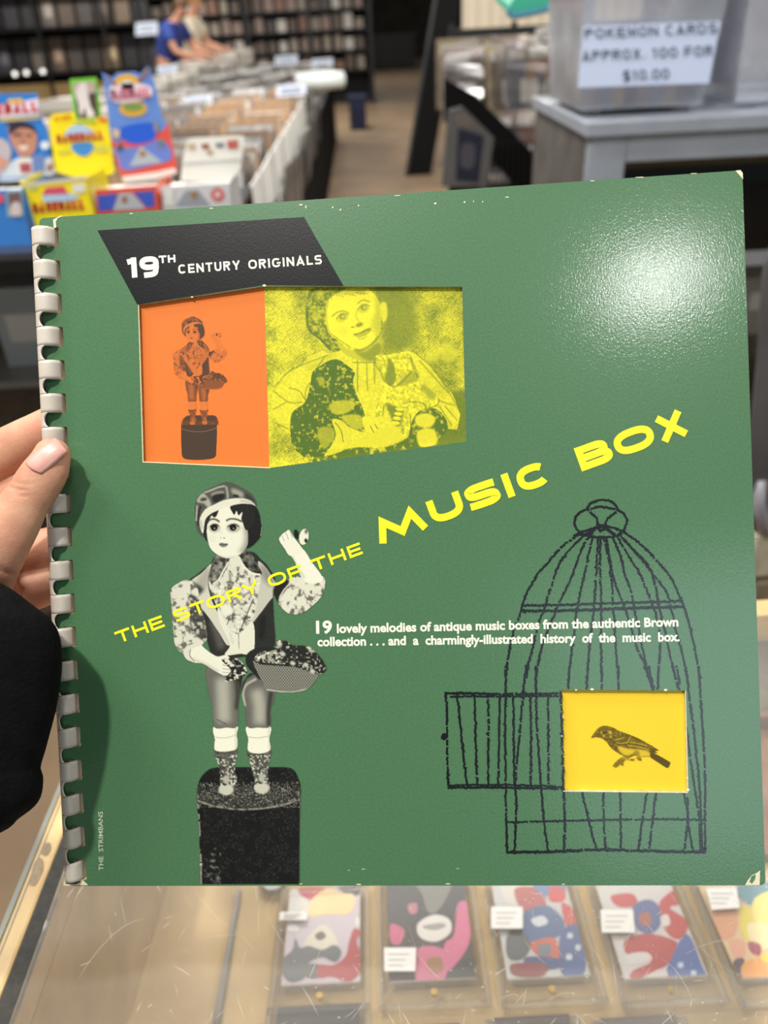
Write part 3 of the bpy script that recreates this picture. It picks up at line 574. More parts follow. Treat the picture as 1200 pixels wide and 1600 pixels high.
def slab(b, outer, holes, w0, w1, mf=0, me=1, col=None):
    V, T = fill2d(outer, holes)
    for w in (w0, w1):
        i = b.verts(np.c_[V, np.full(len(V), w)], col)
        for t in T: b.face([i + k for k in (t if w == w0 else t[::-1])], mf if w == w0 else me)
    for loop in [outer] + holes:
        L = np.asarray(loop, float)[:, :2]; n = len(L)
        i = b.verts(np.vstack([np.c_[L, np.full(n, w0)], np.c_[L, np.full(n, w1)]]))
        for k in range(n): b.face((i + k, i + (k + 1) % n, i + n + (k + 1) % n, i + n + k), me)
def rrect(x0, y0, x1, y1, r, n=5):
    out = []
    for cx, cy, a in ((x1 - r, y1 - r, 0), (x0 + r, y1 - r, 90), (x0 + r, y0 + r, 180), (x1 - r, y0 + r, 270)):
        for k in range(n + 1): t = math.radians(a + 90 * k / n); out.append((cx + r * math.cos(t), cy + r * math.sin(t)))
    return out
TEETH = [(356 + 52.05 * k, 384.5 + 52.05 * k) for k in range(20)]
TV = []
for a, b_ in TEETH:
    xl = 64 + (a - 341) * .0345
    TV.append((cov([(xl + 20, a)])[0][1], cov([(xl + 20, b_)])[0][1]))
slots = [rrect(.0030, lo - .0004, .0090, hi + .0004, .0007, 3) for hi, lo in TV]
outline = rrect(0, -BH, BW, 0, .0022)
win_pics = [(216, 476), (413, 447), (722, 448), (728, 690), (421, 731), (223, 722)]
win_bird = [(876, 1078), (1071, 1079), (1075, 1238), (880, 1236)]
h1 = [tuple(p[:2]) for p in cov(win_pics)]; h2 = [tuple(p[:2]) for p in cov(win_bird)]

cb = MB(True)
slab(cb, outline, slots + [h1, h2], 0, -.0018)
def inkp(P, col, w, smooth=False):
    P = cat_rom(P, 6, True) if smooth else np.asarray(P, float)
    cb.poly(cov(P, w), 0, A1(col))
LIFT = [0]
def inkq(col, w):
    def add(P, Q):
        LIFT[0] = (LIFT[0] + 1) % 40; cb.quads(cov(P, w + LIFT[0] * 1.2e-6), Q, 0, A1(col))
    return add
# black slanted label
V, T = fill2d([(152, 360), (475, 339), (537, 447), (413, 445.5), (214.5, 476)], [])
i = cb.verts(cov(V, .00004), A1(INKBLACK)); [cb.face([i + k for k in t]) for t in T]
# printed doll
dc = paint_doll(); T_, A_ = dc.down()
H, W = T_.shape; keepH = 1382 - 746
yy, xx = np.mgrid[0:keepH, 0:W]
PIX = np.stack([xx.ravel() + dc.x0 + .5, yy.ravel() + dc.y0 + .5], 1)
c0, c1 = lin((7, 8, 9)), lin((238, 236, 212)); Tk = T_[:keepH].ravel()[:, None]; Ak = A_[:keepH].ravel()
colr = np.c_[c0 * (1 - Tk ** 1.55) + c1 * Tk ** 1.55, Ak]
idx = np.arange(keepH * W).reshape(keepH, W); Q = np.stack([idx[:-1, :-1], idx[1:, :-1], idx[1:, 1:], idx[:-1, 1:]], -1).reshape(-1, 4)
Q = Q[Ak[Q].max(1) > .01]
cb.quads(cov(PIX, .00004), Q, 0, colr)
# birdcage drawn in ink
rg = np.random.default_rng(3)
C6 = fr(680, 760, 2.727); D7 = fr(680, 1040, 2.727)
def cage(P, w=3.5, broken=.035):
    P = cat_rom(P, 10); d = np.r_[0, np.cumsum(np.linalg.norm(np.diff(P, axis=0), axis=1))]
    n = max(4, int(d[-1] / 2.2)); s_ = np.linspace(0, d[-1], n); P = np.stack([np.interp(s_, d, P[:, 0]), np.interp(s_, d, P[:, 1])], 1)
    k = np.array([.25, .5, .25]); j = rg.normal(0, .55, (n, 2)); P = P + j
    ww = w * (.72 + .55 * np.convolve(rg.random(n + 2), k, 'valid'))
    V, Q = ribbon(P, ww); keep = np.convolve(rg.random(len(Q) + 2), [1, 0, 0], 'valid') > broken
    inkq(INKBLACK, .00007)(V, Q[keep])
for P in ([(652, 108), (655, 80), (685, 62), (715, 57), (748, 64), (772, 85), (776, 105)], [(655, 98), (700, 86), (770, 98)],
          [(650, 95), (612, 115), (594, 150), (604, 184), (640, 208)], [(775, 98), (806, 120), (816, 150), (806, 182), (780, 204)],
          [(658, 108), (688, 140), (692, 175)], [(772, 108), (735, 138), (722, 175)], [(588, 212), (630, 192), (690, 176), (740, 172), (795, 190), (832, 214)],
          [(615, 205), (680, 216), (760, 214), (805, 198)]): cage(C6(P), 3.8, .01)
for P in ([(660, 205), (705, 165), (760, 205)], [(690, 175), (705, 190), (720, 175)], [(640, 208), (690, 170)], [(770, 208), (715, 170)]): cage(C6(P), 4.6, 0)
for P in ([(615, 202), (555, 245), (525, 272), (480, 325), (445, 362), (420, 400), (398, 440), (383, 470), (370, 515), (350, 575), (330, 630), (318, 690), (308, 750), (300, 820)],
          [(650, 195), (600, 240), (560, 285), (525, 335), (505, 395), (485, 455), (462, 525), (440, 585), (420, 665), (400, 745), (388, 820)],
          [(660, 205), (630, 255), (610, 305), (585, 375), (550, 450), (520, 515), (490, 590), (460, 665), (440, 745), (430, 820)],
          [(672, 215), (655, 285), (640, 355), (620, 445), (605, 520), (592, 625), (580, 720), (568, 820)], [(695, 215), (690, 300), (685, 380), (680, 470), (672, 560), (660, 660), (652, 740), (648, 820)],
          [(705, 210), (702, 320), (705, 420), (708, 520), (705, 640), (708, 740), (710, 820)], [(715, 210), (740, 310), (752, 400), (758, 500), (765, 600), (770, 700), (780, 820)],
          [(728, 215), (755, 370), (785, 460), (815, 540), (840, 620), (860, 685), (890, 755), (912, 820)], [(755, 210), (790, 300), (810, 380), (835, 450), (850, 530), (870, 620), (885, 700), (905, 780), (914, 820)],
          [(775, 212), (820, 290), (870, 370), (900, 440), (935, 530), (952, 600), (958, 680), (950, 820)], [(790, 210), (850, 275), (910, 340), (940, 430), (955, 520), (980, 620), (1000, 720), (1025, 820)],
          [(800, 225), (870, 300), (930, 375), (985, 450), (1010, 540), (1025, 610), (1050, 700), (1075, 820)],
          [(825, 208), (880, 250), (930, 300), (985, 362), (1015, 412), (1035, 452), (1060, 515), (1080, 575), (1100, 660), (1115, 740), (1130, 820)]): cage(C6(P))
cage(C6([(378, 508), (600, 503), (800, 496), (1055, 488)]), 3.6, 0); cage(C6([(368, 532), (600, 528), (800, 520), (1062, 513)]), 4.4, 0)
for P in ([(300, 0), (300, 120), (298, 220), (297, 320), (300, 420), (300, 520), (302, 640), (305, 760), (308, 797)], [(388, 0), (380, 60), (374, 120), (366, 220), (356, 330), (346, 430), (340, 520), (346, 560), (345, 630), (341, 710), (338, 790)],
          [(430, 0), (430, 120), (432, 250), (440, 350), (447, 450), (452, 530), (460, 620), (470, 720), (482, 790)], [(45, 114), (50, 200), (50, 300), (53, 410), (55, 516)], [(95, 122), (102, 210), (115, 330), (125, 430), (136, 512)], [(168, 125), (172, 300), (178, 515)], [(225, 125), (227, 300), (225, 515)], [(276, 125), (272, 300), (268, 515)],
          [(331, 125), (335, 300), (336, 515)], [(405, 125), (408, 300), (407, 518)], [(480, 125), (482, 300), (482, 518)], [(534, 108), (540, 300), (547, 540), (552, 660), (549, 785)],
          [(625, 540), (650, 640), (670, 725), (689, 783)], [(715, 540), (718, 650), (725, 783)], [(788, 540), (790, 650), (792, 783)], [(903, 540), (885, 645), (866, 785)], [(941, 540), (928, 650), (911, 778)], [(1060, 540), (1076, 650), (1062, 788)], [(1074, 560), (1080, 680), (1098, 792)],
          [(572, 0), (565, 102)], [(650, 0), (645, 102)], [(709, 0), (710, 102)], [(780, 0), (782, 102)], [(890, 0), (930, 104)], [(908, 0), (932, 104)], [(953, 0), (948, 102)], [(1010, 0), (1040, 104)], [(1028, 0), (1042, 80)],
          [(1068, 0), (1085, 150), (1105, 300), (1120, 450), (1130, 565), (1133, 700), (1140, 797)], [(1122, 0), (1132, 150), (1142, 320), (1150, 470), (1150, 620), (1150, 797)], [(1070, 260), (1085, 380), (1105, 520), (1125, 650), (1132, 785)]): cage(D7(P))
for P, w in (([(40, 117), (200, 120), (375, 122), (530, 118)], 4), ([(62, 131), (300, 131), (528, 130)], 3), ([(55, 511), (300, 508), (545, 518)], 3), ([(52, 519), (300, 520), (545, 526)], 3.6), ([(305, 668), (440, 665), (600, 660), (800, 657), (1000, 655), (1156, 659)], 3), ([(303, 796), (500, 793), (700, 785), (900, 790), (1152, 796)], 4.4), ([(375, 110), (378, 125)], 7), ([(1140, 770), (1140, 797)], 8), ([(1130, 690), (1134, 790)], 5)): cage(D7(P), w, .008)
inkp([(693.5 + 4.6 * math.cos(a) * (1 + .15 * math.sin(3 * a)), 1151 + 5.6 * math.sin(a)) for a in np.linspace(0, 2 * math.pi, 18)[:-1]], INKBLACK, .00007)
# title
Wt = {'T': 0}
def lay(items, org, ang, cap, t, col, w):
    a = math.radians(ang); ex = (math.cos(a), -math.sin(a)); up = (-math.sin(a), -math.cos(a))
    for ch, x0, x1 in items: put_text(inkq(col, w), ch, np.array(org) + np.array(ex) * x0 * cap, ex, up, cap, {ch: x1 - x0}, 0, t)
lay([('M', 0, 2.1), ('U', 2.33, 3.75), ('S', 3.93, 5.33), ('I', 5.58, 5.9), ('C', 6.15, 7.5), ('B', 8.78, 10.22), ('O', 10.37, 12.06), ('X', 12.2, 13.5)], (594, 851), 19.9, 38.2, .30, YELLOW_INK, .00010)
lay([('T', 0, 1.3), ('H', 1.5, 2.75), ('E', 2.98, 4.15), ('S', 5.12, 6.45), ('T', 6.62, 7.85), ('O', 8.0, 9.55), ('R', 9.8, 11.05), ('Y', 11.15, 12.6), ('O', 13.4, 14.95), ('F', 15.2, 16.4), ('T', 17.25, 18.55), ('H', 18.8, 20.15), ('E', 20.45, 21.6)], (184.5, 1006), 20.2, 18.9, .21, YELLOW_INK, .00010)
# black label words
lay([('1', 0, .62), ('9', .66, 1.62)], (198.5, 434.5), 4, 31.5, .27, WHITE_INK, .00010)
lay([('T', 0, 1.02), ('H', 1.2, 2.2)], (248.5, 411.5), 4, 11.8, .25, WHITE_INK, .00010)
xs = 0
def run(txt, org, ang, cap, t, ws, gap, total, col, w):
    a = math.radians(ang); ex = (math.cos(a), -math.sin(a)); up = (-math.sin(a), -math.cos(a))
    L = put_text(lambda P, Q: None, txt, org, ex, up, cap, ws, gap, t, .6) - gap; k = total / (L * cap)
    ws2 = {c_: ws.get(c_, 1.0) * k for c_ in set(txt)}
    put_text(inkq(col, w), txt, org, ex, up, cap, ws2, gap * k, t, .6 * k)
CW = {'I': .3, 'C': 1.15, 'O': 1.2, 'G': 1.2, 'N': 1.05, 'E': .92, 'L': .85, 'A': 1.2, 'Y': 1.15}
run('CENTURY', (279, 427.8), 4, 14.2, .20, CW, .27, 97, WHITE_INK, .00010); run('ORIGINALS', (388.5, 420.5), 4, 14.2, .20, CW, .27, 115, WHITE_INK, .00010)
def typeset(txt, x0, y0, x1, y1, cap, bold, col, w, vert=False):
    V, Q = font_mesh(txt, bold); Vb, _ = font_mesh('H', bold)
    capf = Vb[:, 1].max() - max(0, Vb[:, 1].min()); V = V - (V[:, 0].min(), 0); k = V[:, 0].max()
    d = np.array([x1 - x0, y1 - y0], float); L = np.linalg.norm(d); d /= L; up = np.array([d[1], -d[0]])
    P = np.array([x0, y0]) + np.outer(V[:, 0] / k * L, d) + np.outer(V[:, 1] / capf * cap, up)
    i = cb.verts(cov(P, w), A1(col))
    for q in Q: cb.face([i + int(k2) for k2 in q])
typeset('19', 494, 989.5, 519, 989, 19.5, .034, WHITE_INK, .00010)
typeset('lovely melodies of antique music boxes from the authentic Brown', 526.5, 988.8, 1060, 978.2, 14.2, .033, WHITE_INK, .00010)
typeset('collection . . . and  a  charmingly-illustrated  history  of  the  music  box.', 496, 1009.5, 1062, 1001.5, 14.2, .033, WHITE_INK, .00010)
typeset('THE  STRIMBANS', 161.5, 1360, 160.5, 1268, 7.0, .004, (205, 205, 185), .00010)
# wear: pale chips on the edges and corners
inkp([(1149, 266.5), (1157, 265.8), (1160.5, 270), (1161, 280)], CREAM, .00012)
inkp([(1187.5, 1360), (1187, 1383), (1164, 1383.2), (1168, 1376), (1174, 1368), (1182, 1364)], CREAM, .00012); inkp([(1171, 1378), (1174, 1369), (1181, 1366), (1180, 1374), (1175, 1381)], GREEN, .00014)
inkp([(99, 1370), (124, 1370), (138, 1383), (99, 1384)], CREAM, .00012); inkp([(102, 1373), (120, 1372), (126, 1378), (118, 1382), (103, 1381)], (40, 66, 48), .00014)
inkp([(83, 343), (94, 337.3), (99, 337), (90, 341), (87, 347), (88, 355), (84, 357)], CREAM, .00012)
for x, y, w_, h_ in ((470, 320, 8, 3), (478, 323, 3, 5), (520, 324, 3, 3), (532, 328, 3, 4), (560, 321, 3, 3), (680, 318, 5, 4), (726, 316, 3, 4), (740, 315, 2, 3), (754, 315, 2.5, 3), (792, 308, 8, 2), (560, 1382, 10, 2.4), (470, 1381, 6, 2), (205, 333.6, 7, 2), (330, 325.5, 10, 1.6), (620, 305.6, 12, 1.5), (925, 282.6, 9, 2), (1000, 277, 14, 1.8), (1085, 271, 12, 1.6), (700, 1381, 9, 1.8), (880, 1381.5, 6, 2), (545, 1360, 5, 1.2), (568, 1358, 9, 1.2), (715, 1357, 6, 1)):
    a = rg.random(7) * .5 + .6; inkp([(x + w_ / 2 * a[k] * math.cos(k * .9), y + h_ / 2 * a[k] * math.sin(k * .9)) for k in range(7)], CREAM, .00012)
for P in ([(223.5, 721), (421, 730), (421.5, 731.8), (222.5, 722.6)], [(215.8, 476), (222.8, 722), (224, 722), (217, 477)], [(880, 1235.6), (1075, 1237.6), (1075, 1239), (880, 1237)], [(1070.4, 1079), (1074.2, 1238), (1075.5, 1238), (1071.6, 1079)]): inkp(P, (222, 212, 170), .00012)
for x, y, r in ((1075, 1234, 3), (1058, 1238, 2), (960, 1237, 2), (900, 1078, 2), (925, 1077, 3), (1040, 1078, 3), (1074, 1215, 2), (880, 1120, 1.6), (878, 1150, 1.6), (413, 446, 3), (300, 464, 2)):
    inkp([(x + r * math.cos(a), y + r * .6 * math.sin(a)) for a in np.linspace(0, 6.28, 7)[:-1]], (226, 220, 190), .00013)
front = cb.build('front_cover', [m_cover, m_board], album, local=True)

# the page behind the cut-outs
pb = MB(True); wp = -.0019
slab(pb, rrect(.0012, -BH + .001, BW - .001, -.001, .002), [[(x, y) for x, y in s] for s in slots], wp, wp - .0012)
OR = (214, 112, 40)
def pgp(P, col, w): pb.poly(cov(P, w), 0, A1(col))
pgp([(206, 440), (419, 436), (428, 742), (206, 742)], OR, wp + .00004)
cc = paint_child(); T2, _ = cc.down(); h_, w_ = T2.shape; yy, xx = np.mgrid[0:h_, 0:w_]
PIX = np.stack([xx.ravel() + cc.x0 + .5, yy.ravel() + cc.y0 + .5], 1)
PIX[:, 0] = np.maximum(PIX[:, 0], 413.0 + (PIX[:, 1] - 447) * .0285)
y0_, y1_ = lin((70, 98, 26)), lin((230, 219, 44)); t2 = T2.ravel()[:, None]
idx = np.arange(h_ * w_).reshape(h_, w_); Q = np.stack([idx[:-1, :-1], idx[1:, :-1], idx[1:, 1:], idx[:-1, 1:]], -1).reshape(-1, 4)
pb.quads(cov(PIX, wp + .00008), Q, 0, np.c_[y0_ * (1 - t2 ** 1.8) + y1_ * t2 ** 1.8, np.ones(len(t2))])
# the small doll printed on orange: the same figure at a third of the size, its plinth closed below
k = .347; st = 2
ys, xs_ = np.mgrid[0:1243 - 746:st, 0:W:st]
Xb, Yb = xs_.ravel() + dc.x0, ys.ravel() + dc.y0
PIX = np.stack([302 + k * (Xb - 357), 494 + k * (Yb - 752)], 1)
Tt = box_blur(T_, 1, 1)[ys.ravel(), xs_.ravel()][:, None]; Aa = A_[ys.ravel(), xs_.ravel()]
Yp = Yb > 1195
d0, d1 = lin((66, 42, 26)), lin(OR); ab = np.clip(box_blur(A_, 1, 1)[ys.ravel(), xs_.ravel()], 0, 1)[:, None]; Tt = np.clip(Tt / np.maximum(ab, .05), 0, 1) ** 1.3; col = np.c_[(d0 * (1 - Tt) + d1 * Tt) * ab + d1 * (1 - ab), np.ones(len(Tt))]
hh, ww = ys.shape; idx = np.arange(hh * ww).reshape(hh, ww); Q = np.stack([idx[:-1, :-1], idx[1:, :-1], idx[1:, 1:], idx[:-1, 1:]], -1).reshape(-1, 4)
pb.poly(cov(cat_rom([(283, 672), (284, 658), (290, 651), (310, 649), (330, 651), (337, 656), (339, 670), (338, 700), (336, 714), (322, 718), (300, 718.5), (286, 715), (283.5, 700)], 5, True), wp + .00006), 0, A1((62, 44, 30)))
V, Qr = ribbon(cat_rom([(284, 670), (300, 674), (320, 674), (338, 669)], 5), 1.0); pb.quads(cov(V, wp + .00007), Qr, 0, A1((128, 84, 46)))
Q = Q[(Aa[Q].max(1) > .01)]
pb.quads(cov(PIX, wp + .00009), Q, 0, col)
pgp([(866, 1068), (1084, 1068), (1086, 1250), (866, 1250)], (238, 202, 48), wp + .00004)
bc = paint_bird(); T3, _ = bc.down(); h_, w_ = T3.shape; yy, xx = np.mgrid[0:h_, 0:w_]
PIX = np.stack([xx.ravel() + bc.x0 + .5, yy.ravel() + bc.y0 + .5], 1); t3 = T3.ravel()[:, None]
idx = np.arange(h_ * w_).reshape(h_, w_); Q = np.stack([idx[:-1, :-1], idx[1:, :-1], idx[1:, 1:], idx[:-1, 1:]], -1).reshape(-1, 4)
Q = Q[t3.ravel()[Q].min(1) < .97]
pb.quads(cov(PIX, wp + .00008), Q, 0, np.c_[lin((44, 36, 18)) * (1 - t3) + lin((238, 202, 48)) * t3, np.ones(len(t3))])
pb.build('inner_page', [m_page, m_board], album, local=True)
bb = MB(True); slab(bb, rrect(.0004, -BH + .0004, BW - .0004, -.0004, .002), slots, -.0034, -.0052)
bb.build('back_cover', [m_cover, m_board], album, local=True)

# plastic comb: one sheet, bent round, with rounded notches between its teeth
kb = MB(); rows = []
YS = []
for kk, (hi, lo) in enumerate(TV):
    YS += list(np.linspace(hi, lo, 7))
    if kk < 19:
        nx = TV[kk + 1][0]; YS += list(lo + (nx - lo) * (1 - np.cos(np.linspace(.001, math.pi - .001, 14))) / 2)
YS = sorted(YS, reverse=True); NS = 26
def in_tooth(y): return any(lo - 1e-9 <= y <= hi + 1e-9 for hi, lo in TV)
for y in YS:
    f = -y / BH; left = -.0040 + .0030 * f; right = .0070; rx = (right - left) / 2; cx = (right + left) / 2; rz = .0056; cz = -.0020
    if in_tooth(y): th1 = 192.0
    else:
        kk = next(i for i in range(19) if TV[i][1] > y > TV[i + 1][0]); a, b_ = TV[kk][1], TV[kk + 1][0]
        q = (y - (a + b_) / 2) / ((a - b_) / 2); th1 = 70 + (104 - 70) * (1 - math.sqrt(max(0, 1 - q ** 2))) ** .9
    th = np.radians(np.linspace(-150, th1, NS))
    rows.append(np.stack([cx - rx * np.cos(th), np.full(NS, y), cz + rz * np.sin(th)], 1))
i = kb.verts(np.vstack(rows)); n = len(rows)
idx = np.arange(n * NS).reshape(n, NS); kb.q.append((np.stack([idx[:-1, :-1], idx[1:, :-1], idx[1:, 1:], idx[:-1, 1:]], -1).reshape(-1, 4), 0))
comb = kb.build('comb_binding', m_comb, album, smooth=True, local=True); comb['label'] = 'ivory plastic comb binding'
sm = comb.modifiers.new('thickness', 'SOLIDIFY'); sm.thickness = .0005; sm.offset = 0

# ------------------------------------------------------------------ THE PERSON HOLDING IT (only a hand and a sleeve are in view)
m_skin = pm('skin', (200, 152, 122), .55, spec=.35, noise=90, dark=(190, 132, 106), bump=(900, .25, .0006), sss=.12)
m_nail = pm('fingernail', (212, 160, 146), .38, spec=.45, noise=120, dark=(206, 148, 136), coat=.15)
m_fleece = pm('black_fleece', (13, 13, 15), .95, spec=.12, noise=120, dark=(8, 8, 9), bump=(500, .6, .001))
def limb(b, pts, flat=.85, n=20, tip=True):
    P = cat_rom(np.array([(p[0], p[1], p[2] * 1000, p[3]) for p in pts], float), 6)
    C = np.array([at_depth(q[0], q[1], q[2] / 1000) for q in P]); R = np.array([q[3] / F * q[2] / 1000 for q in P])
    rings = []; a = np.arange(n) * 2 * math.pi / n
    def ring(c, d, r):
        d = d / np.linalg.norm(d); s_ = np.cross(d, AX_F); s_ /= np.linalg.norm(s_); z = np.cross(s_, d)
        return c + r * (np.outer(np.cos(a), s_) + flat * np.outer(np.sin(a), z))
    for k in range(len(C)):
        d = C[min(k + 1, len(C) - 1)] - C[max(k - 1, 0)]; rings.append(ring(C[k], d, R[k]))
    d0 = C[0] - C[1]; d0 /= np.linalg.norm(d0); d1 = C[-1] - C[-2]; d1 /= np.linalg.norm(d1)
    for t in (.35, .65, .85, .97): rings.insert(0, ring(C[0] + d0 * R[0] * t * .9, -d0, R[0] * math.sqrt(1 - t * t)))
    for t in (.35, .65, .85, .97): rings.append(ring(C[-1] + d1 * R[-1] * t * .9, d1, R[-1] * math.sqrt(1 - t * t)))
    b.loft(rings)
hb = MB()
limb(hb, [(82, 710, .3385, 29), (73, 733, .338, 35), (58, 757, .338, 37), (41, 783, .338, 37), (22, 812, .338, 43), (-14, 860, .339, 55), (-62, 930, .348, 74)], .74)      # thumb
limb(hb, [(175, 628, .3695, 27), (120, 648, .370, 31), (62, 678, .371, 34), (10, 706, .373, 37), (-60, 752, .376, 42), (-120, 830, .374, 50)], .9)              # forefinger
limb(hb, [(190, 715, .371, 30), (130, 735, .372, 33), (60, 765, .375, 36), (0, 800, .379, 39), (-70, 850, .380, 46), (-110, 890, .374, 50)], .9)               # middle finger
limb(hb, [(165, 838, .3705, 29), (110, 848, .371, 31), (55, 862, .374, 34), (5, 878, .378, 37), (-60, 905, .378, 46)], .9)                                     # ring finger
limb(hb, [(140, 905, .3695, 25), (95, 912, .370, 27), (50, 925, .372, 30), (5, 942, .374, 34), (-50, 960, .372, 44)], .9)                                      # little finger
limb(hb, [(-120, 800, .372, 58), (-95, 880, .368, 88), (-50, 960, .357, 88), (-45, 1030, .345, 82), (-70, 1070, .330, 88), (-130, 1080, .322, 92), (-260, 1050, .310, 96), (-420, 1010, .300, 100)], .62)   # palm, wrist, forearm
raw = hb.build('person_raw', m_skin)
md = raw.modifiers.new('r', 'REMESH'); md.mode = 'VOXEL'; md.voxel_size = .0011
ms = raw.modifiers.new('s', 'SMOOTH'); ms.iterations = 7; ms.factor = .5
dg = bpy.context.evaluated_depsgraph_get(); ev = raw.evaluated_get(dg); hm = bpy.data.meshes.new_from_object(ev)
bpy.data.objects.remove(raw)
# knuckle creases pressed into the thumb
nv = len(hm.vertices); co = np.zeros(nv * 3); hm.vertices.foreach_get('co', co); co = co.reshape(-1, 3)
no = np.zeros(nv * 3); hm.vertices.foreach_get('normal', no); no = no.reshape(-1, 3)
rel = co - CAM; dz = rel @ AX_F; pxx = 600 + F * (rel @ AX_R) / dz; pyy = 800 + F * (rel @ AX_D) / dz
frontm = (dz < .338).astype(float)
for (x0, y0, x1, y1, wd, dp) in ((8, 757, 44, 766, 3.2, .0006), (12, 748, 52, 757, 2.6, .0004), (20, 770, 50, 774, 2.6, .0004), (-6, 884, 22, 898, 4, .0008), (38, 706, 20, 716, 3, .0003)):
    d = np.array([x1 - x0, y1 - y0], float); L2 = d @ d; t = np.clip(((pxx - x0) * d[0] + (pyy - y0) * d[1]) / L2, 0, 1)
    q = np.hypot(pxx - x0 - t * d[0], pyy - y0 - t * d[1] - 3 * np.sin(t * 3.14)); co -= no * (dp * np.exp(-(q / wd) ** 2) * frontm * np.sin(np.clip(t, .05, .95) * 3.14) ** .5)[:, None]
hm.vertices.foreach_set('co', co.ravel()); hm.update()
hm.polygons.foreach_set('use_smooth', [True] * len(hm.polygons)); hm.name = 'person'
hand = bpy.data.objects.new('person', hm); COL.objects.link(hand)
tag(hand, 'person in a black fleece sleeve whose left hand pinches the album comb spine', 'person')
bvh = BVHTree.FromPolygons([tuple(v) for v in co], [tuple(p.vertices) for p in hm.polygons])
# thumbnail: a curved plate laid on the thumb
nb = MB(); ax = at_depth(93, 684, .33) - at_depth(46, 742, .33); ax /= np.linalg.norm(ax)
nn = -AX_F * .85 - AX_R * .50 - AX_D * .18; nn -= ax * nn.dot(ax); nn /= np.linalg.norm(nn); sd = np.cross(ax, nn)
cN = at_depth(64, 707, .332); GU, GV = 17, 21; g = []
def on_thumb(v): h = bvh.ray_cast(Vector(cN + ax * v + nn * .03), Vector(-nn)); return np.array(h[0])
hA, hB = on_thumb(-.006), on_thumb(.0025); dAB = (hB - hA) / .0085
for j in range(GV):
    for i in range(GU):
        u = (i / (GU - 1) * 2 - 1); v = (j / (GV - 1) * 2 - 1)
        uu = u * (1 - .12 * max(0, v) ** 2 - .06 * max(0, -v) ** 2); vv = v * .0068 + (.0012 * (1 - u * u) if v > 0 else -.0012 * (1 - u * u)) * abs(v)
        x_ = uu * .0064; RN = .0078
        pz = hA + dAB * (vv + .006) + sd * x_ - nn * (RN - math.sqrt(RN * RN - x_ * x_)) - nn * .0016 * max(0, v) ** 2
        g.append(pz + nn * (-.0003 + .0006 * (1 - max(abs(u), abs(v)) ** 6)))
i0 = nb.verts(np.array(g)); idx = np.arange(GU * GV).reshape(GV, GU); nb.q.append((np.stack([idx[:-1, :-1], idx[:-1, 1:], idx[1:, 1:], idx[1:, :-1]], -1).reshape(-1, 4), 0))
nail = nb.build('fingernail', m_nail, hand, smooth=True, local=True); nail['label'] = 'thumbnail'; nt_ = nail.modifiers.new('thickness', 'SOLIDIFY'); nt_.thickness = .0012; nt_.offset = 0
# sleeve: outline of the cuff carried back along the forearm
cuff = cat_rom([(-40, 906), (0, 920), (40, 948), (78, 982), (87, 1030), (80, 1095), (64, 1160), (53, 1200), (57, 1221), (51, 1250), (22, 1274), (0, 1292), (-70, 1316), (-150, 1295), (-215, 1200), (-225, 1080), (-185, 960), (-110, 905)], 5, True)
cc_ = cuff.mean(0)
def sring(dep, sc, sx=0, sy=0, wob=0):
    out = []
    for k, q in enumerate(cuff):
        p = cc_ + (q - cc_) * sc; out.append(at_depth(p[0] + sx, p[1] + sy, dep) + 0)
    return np.array(out)
sb = MB(); sb.loft([sring(.332, .80), sring(.3365, .89), sring(.334, .955), sring(.328, .985), sring(.320, .975), sring(.3145, .965, -10), sring(.311, .98, -30, 0), sring(.307, .99, -80, 0), sring(.302, 1.0, -160, -8), sring(.296, 1.0, -280, -25), sring(.288, 1.02, -460, -50), sring(.28, 1.05, -640, -80)], cap=False)
sl = sb.build('sleeve', m_fleece, hand, smooth=True, local=True); sl['label'] = 'black fleece sleeve'
so = sl.modifiers.new('thickness', 'SOLIDIFY'); so.thickness = .003; so.offset = -1
lint = MB()
for x, y, r in ((29, 1053, .8), (33, 1060, .7), (12, 1097, 2.2), (9, 1094, 1.6), (14, 1092, 1.2), (20, 1078, .8), (3, 1172, 1)):
    c_ = at_depth(x, y, .3135)
    lint.box(c_, (r * .0005, r * .0004, r * .0005), Matrix.Rotation(x, 3, 'Y'))
# ------------------------------------------------------------------ shop materials
M_ = {}
def mt(name, col, **k):
    if name not in M_: M_[name] = pm(name, col, **k)
    return M_[name]
m_black = mt('black_laminate', (20, 19, 19), rough=.6); m_blackmetal = mt('black_metal', (16, 16, 17), rough=.4)
m_cloth = mt('black_cloth', (15, 14, 14), rough=.95, spec=.1)
m_white = mt('white_card', (222, 220, 214), rough=.7); m_tan = mt('tan_board', (150, 112, 76), rough=.75, noise=30, dark=(112, 84, 58))
m_grey = mt('grey_painted_metal', (150, 156, 166), rough=.35, noise=12, dark=(140, 146, 156)); m_dark = mt('dark_interior', (26, 26, 28), rough=.8)
m_price = mt('white_price_paper', (226, 230, 238), rough=.6)
m_print = ink_mat('colour_printed_card', (225, 225, 222), .35, .5)
m_printg = ink_mat('glossy_bagged_print', (225, 225, 222), .10, .7); m_printm = ink_mat('matte_printed_card', (225, 225, 222), .6, .3)
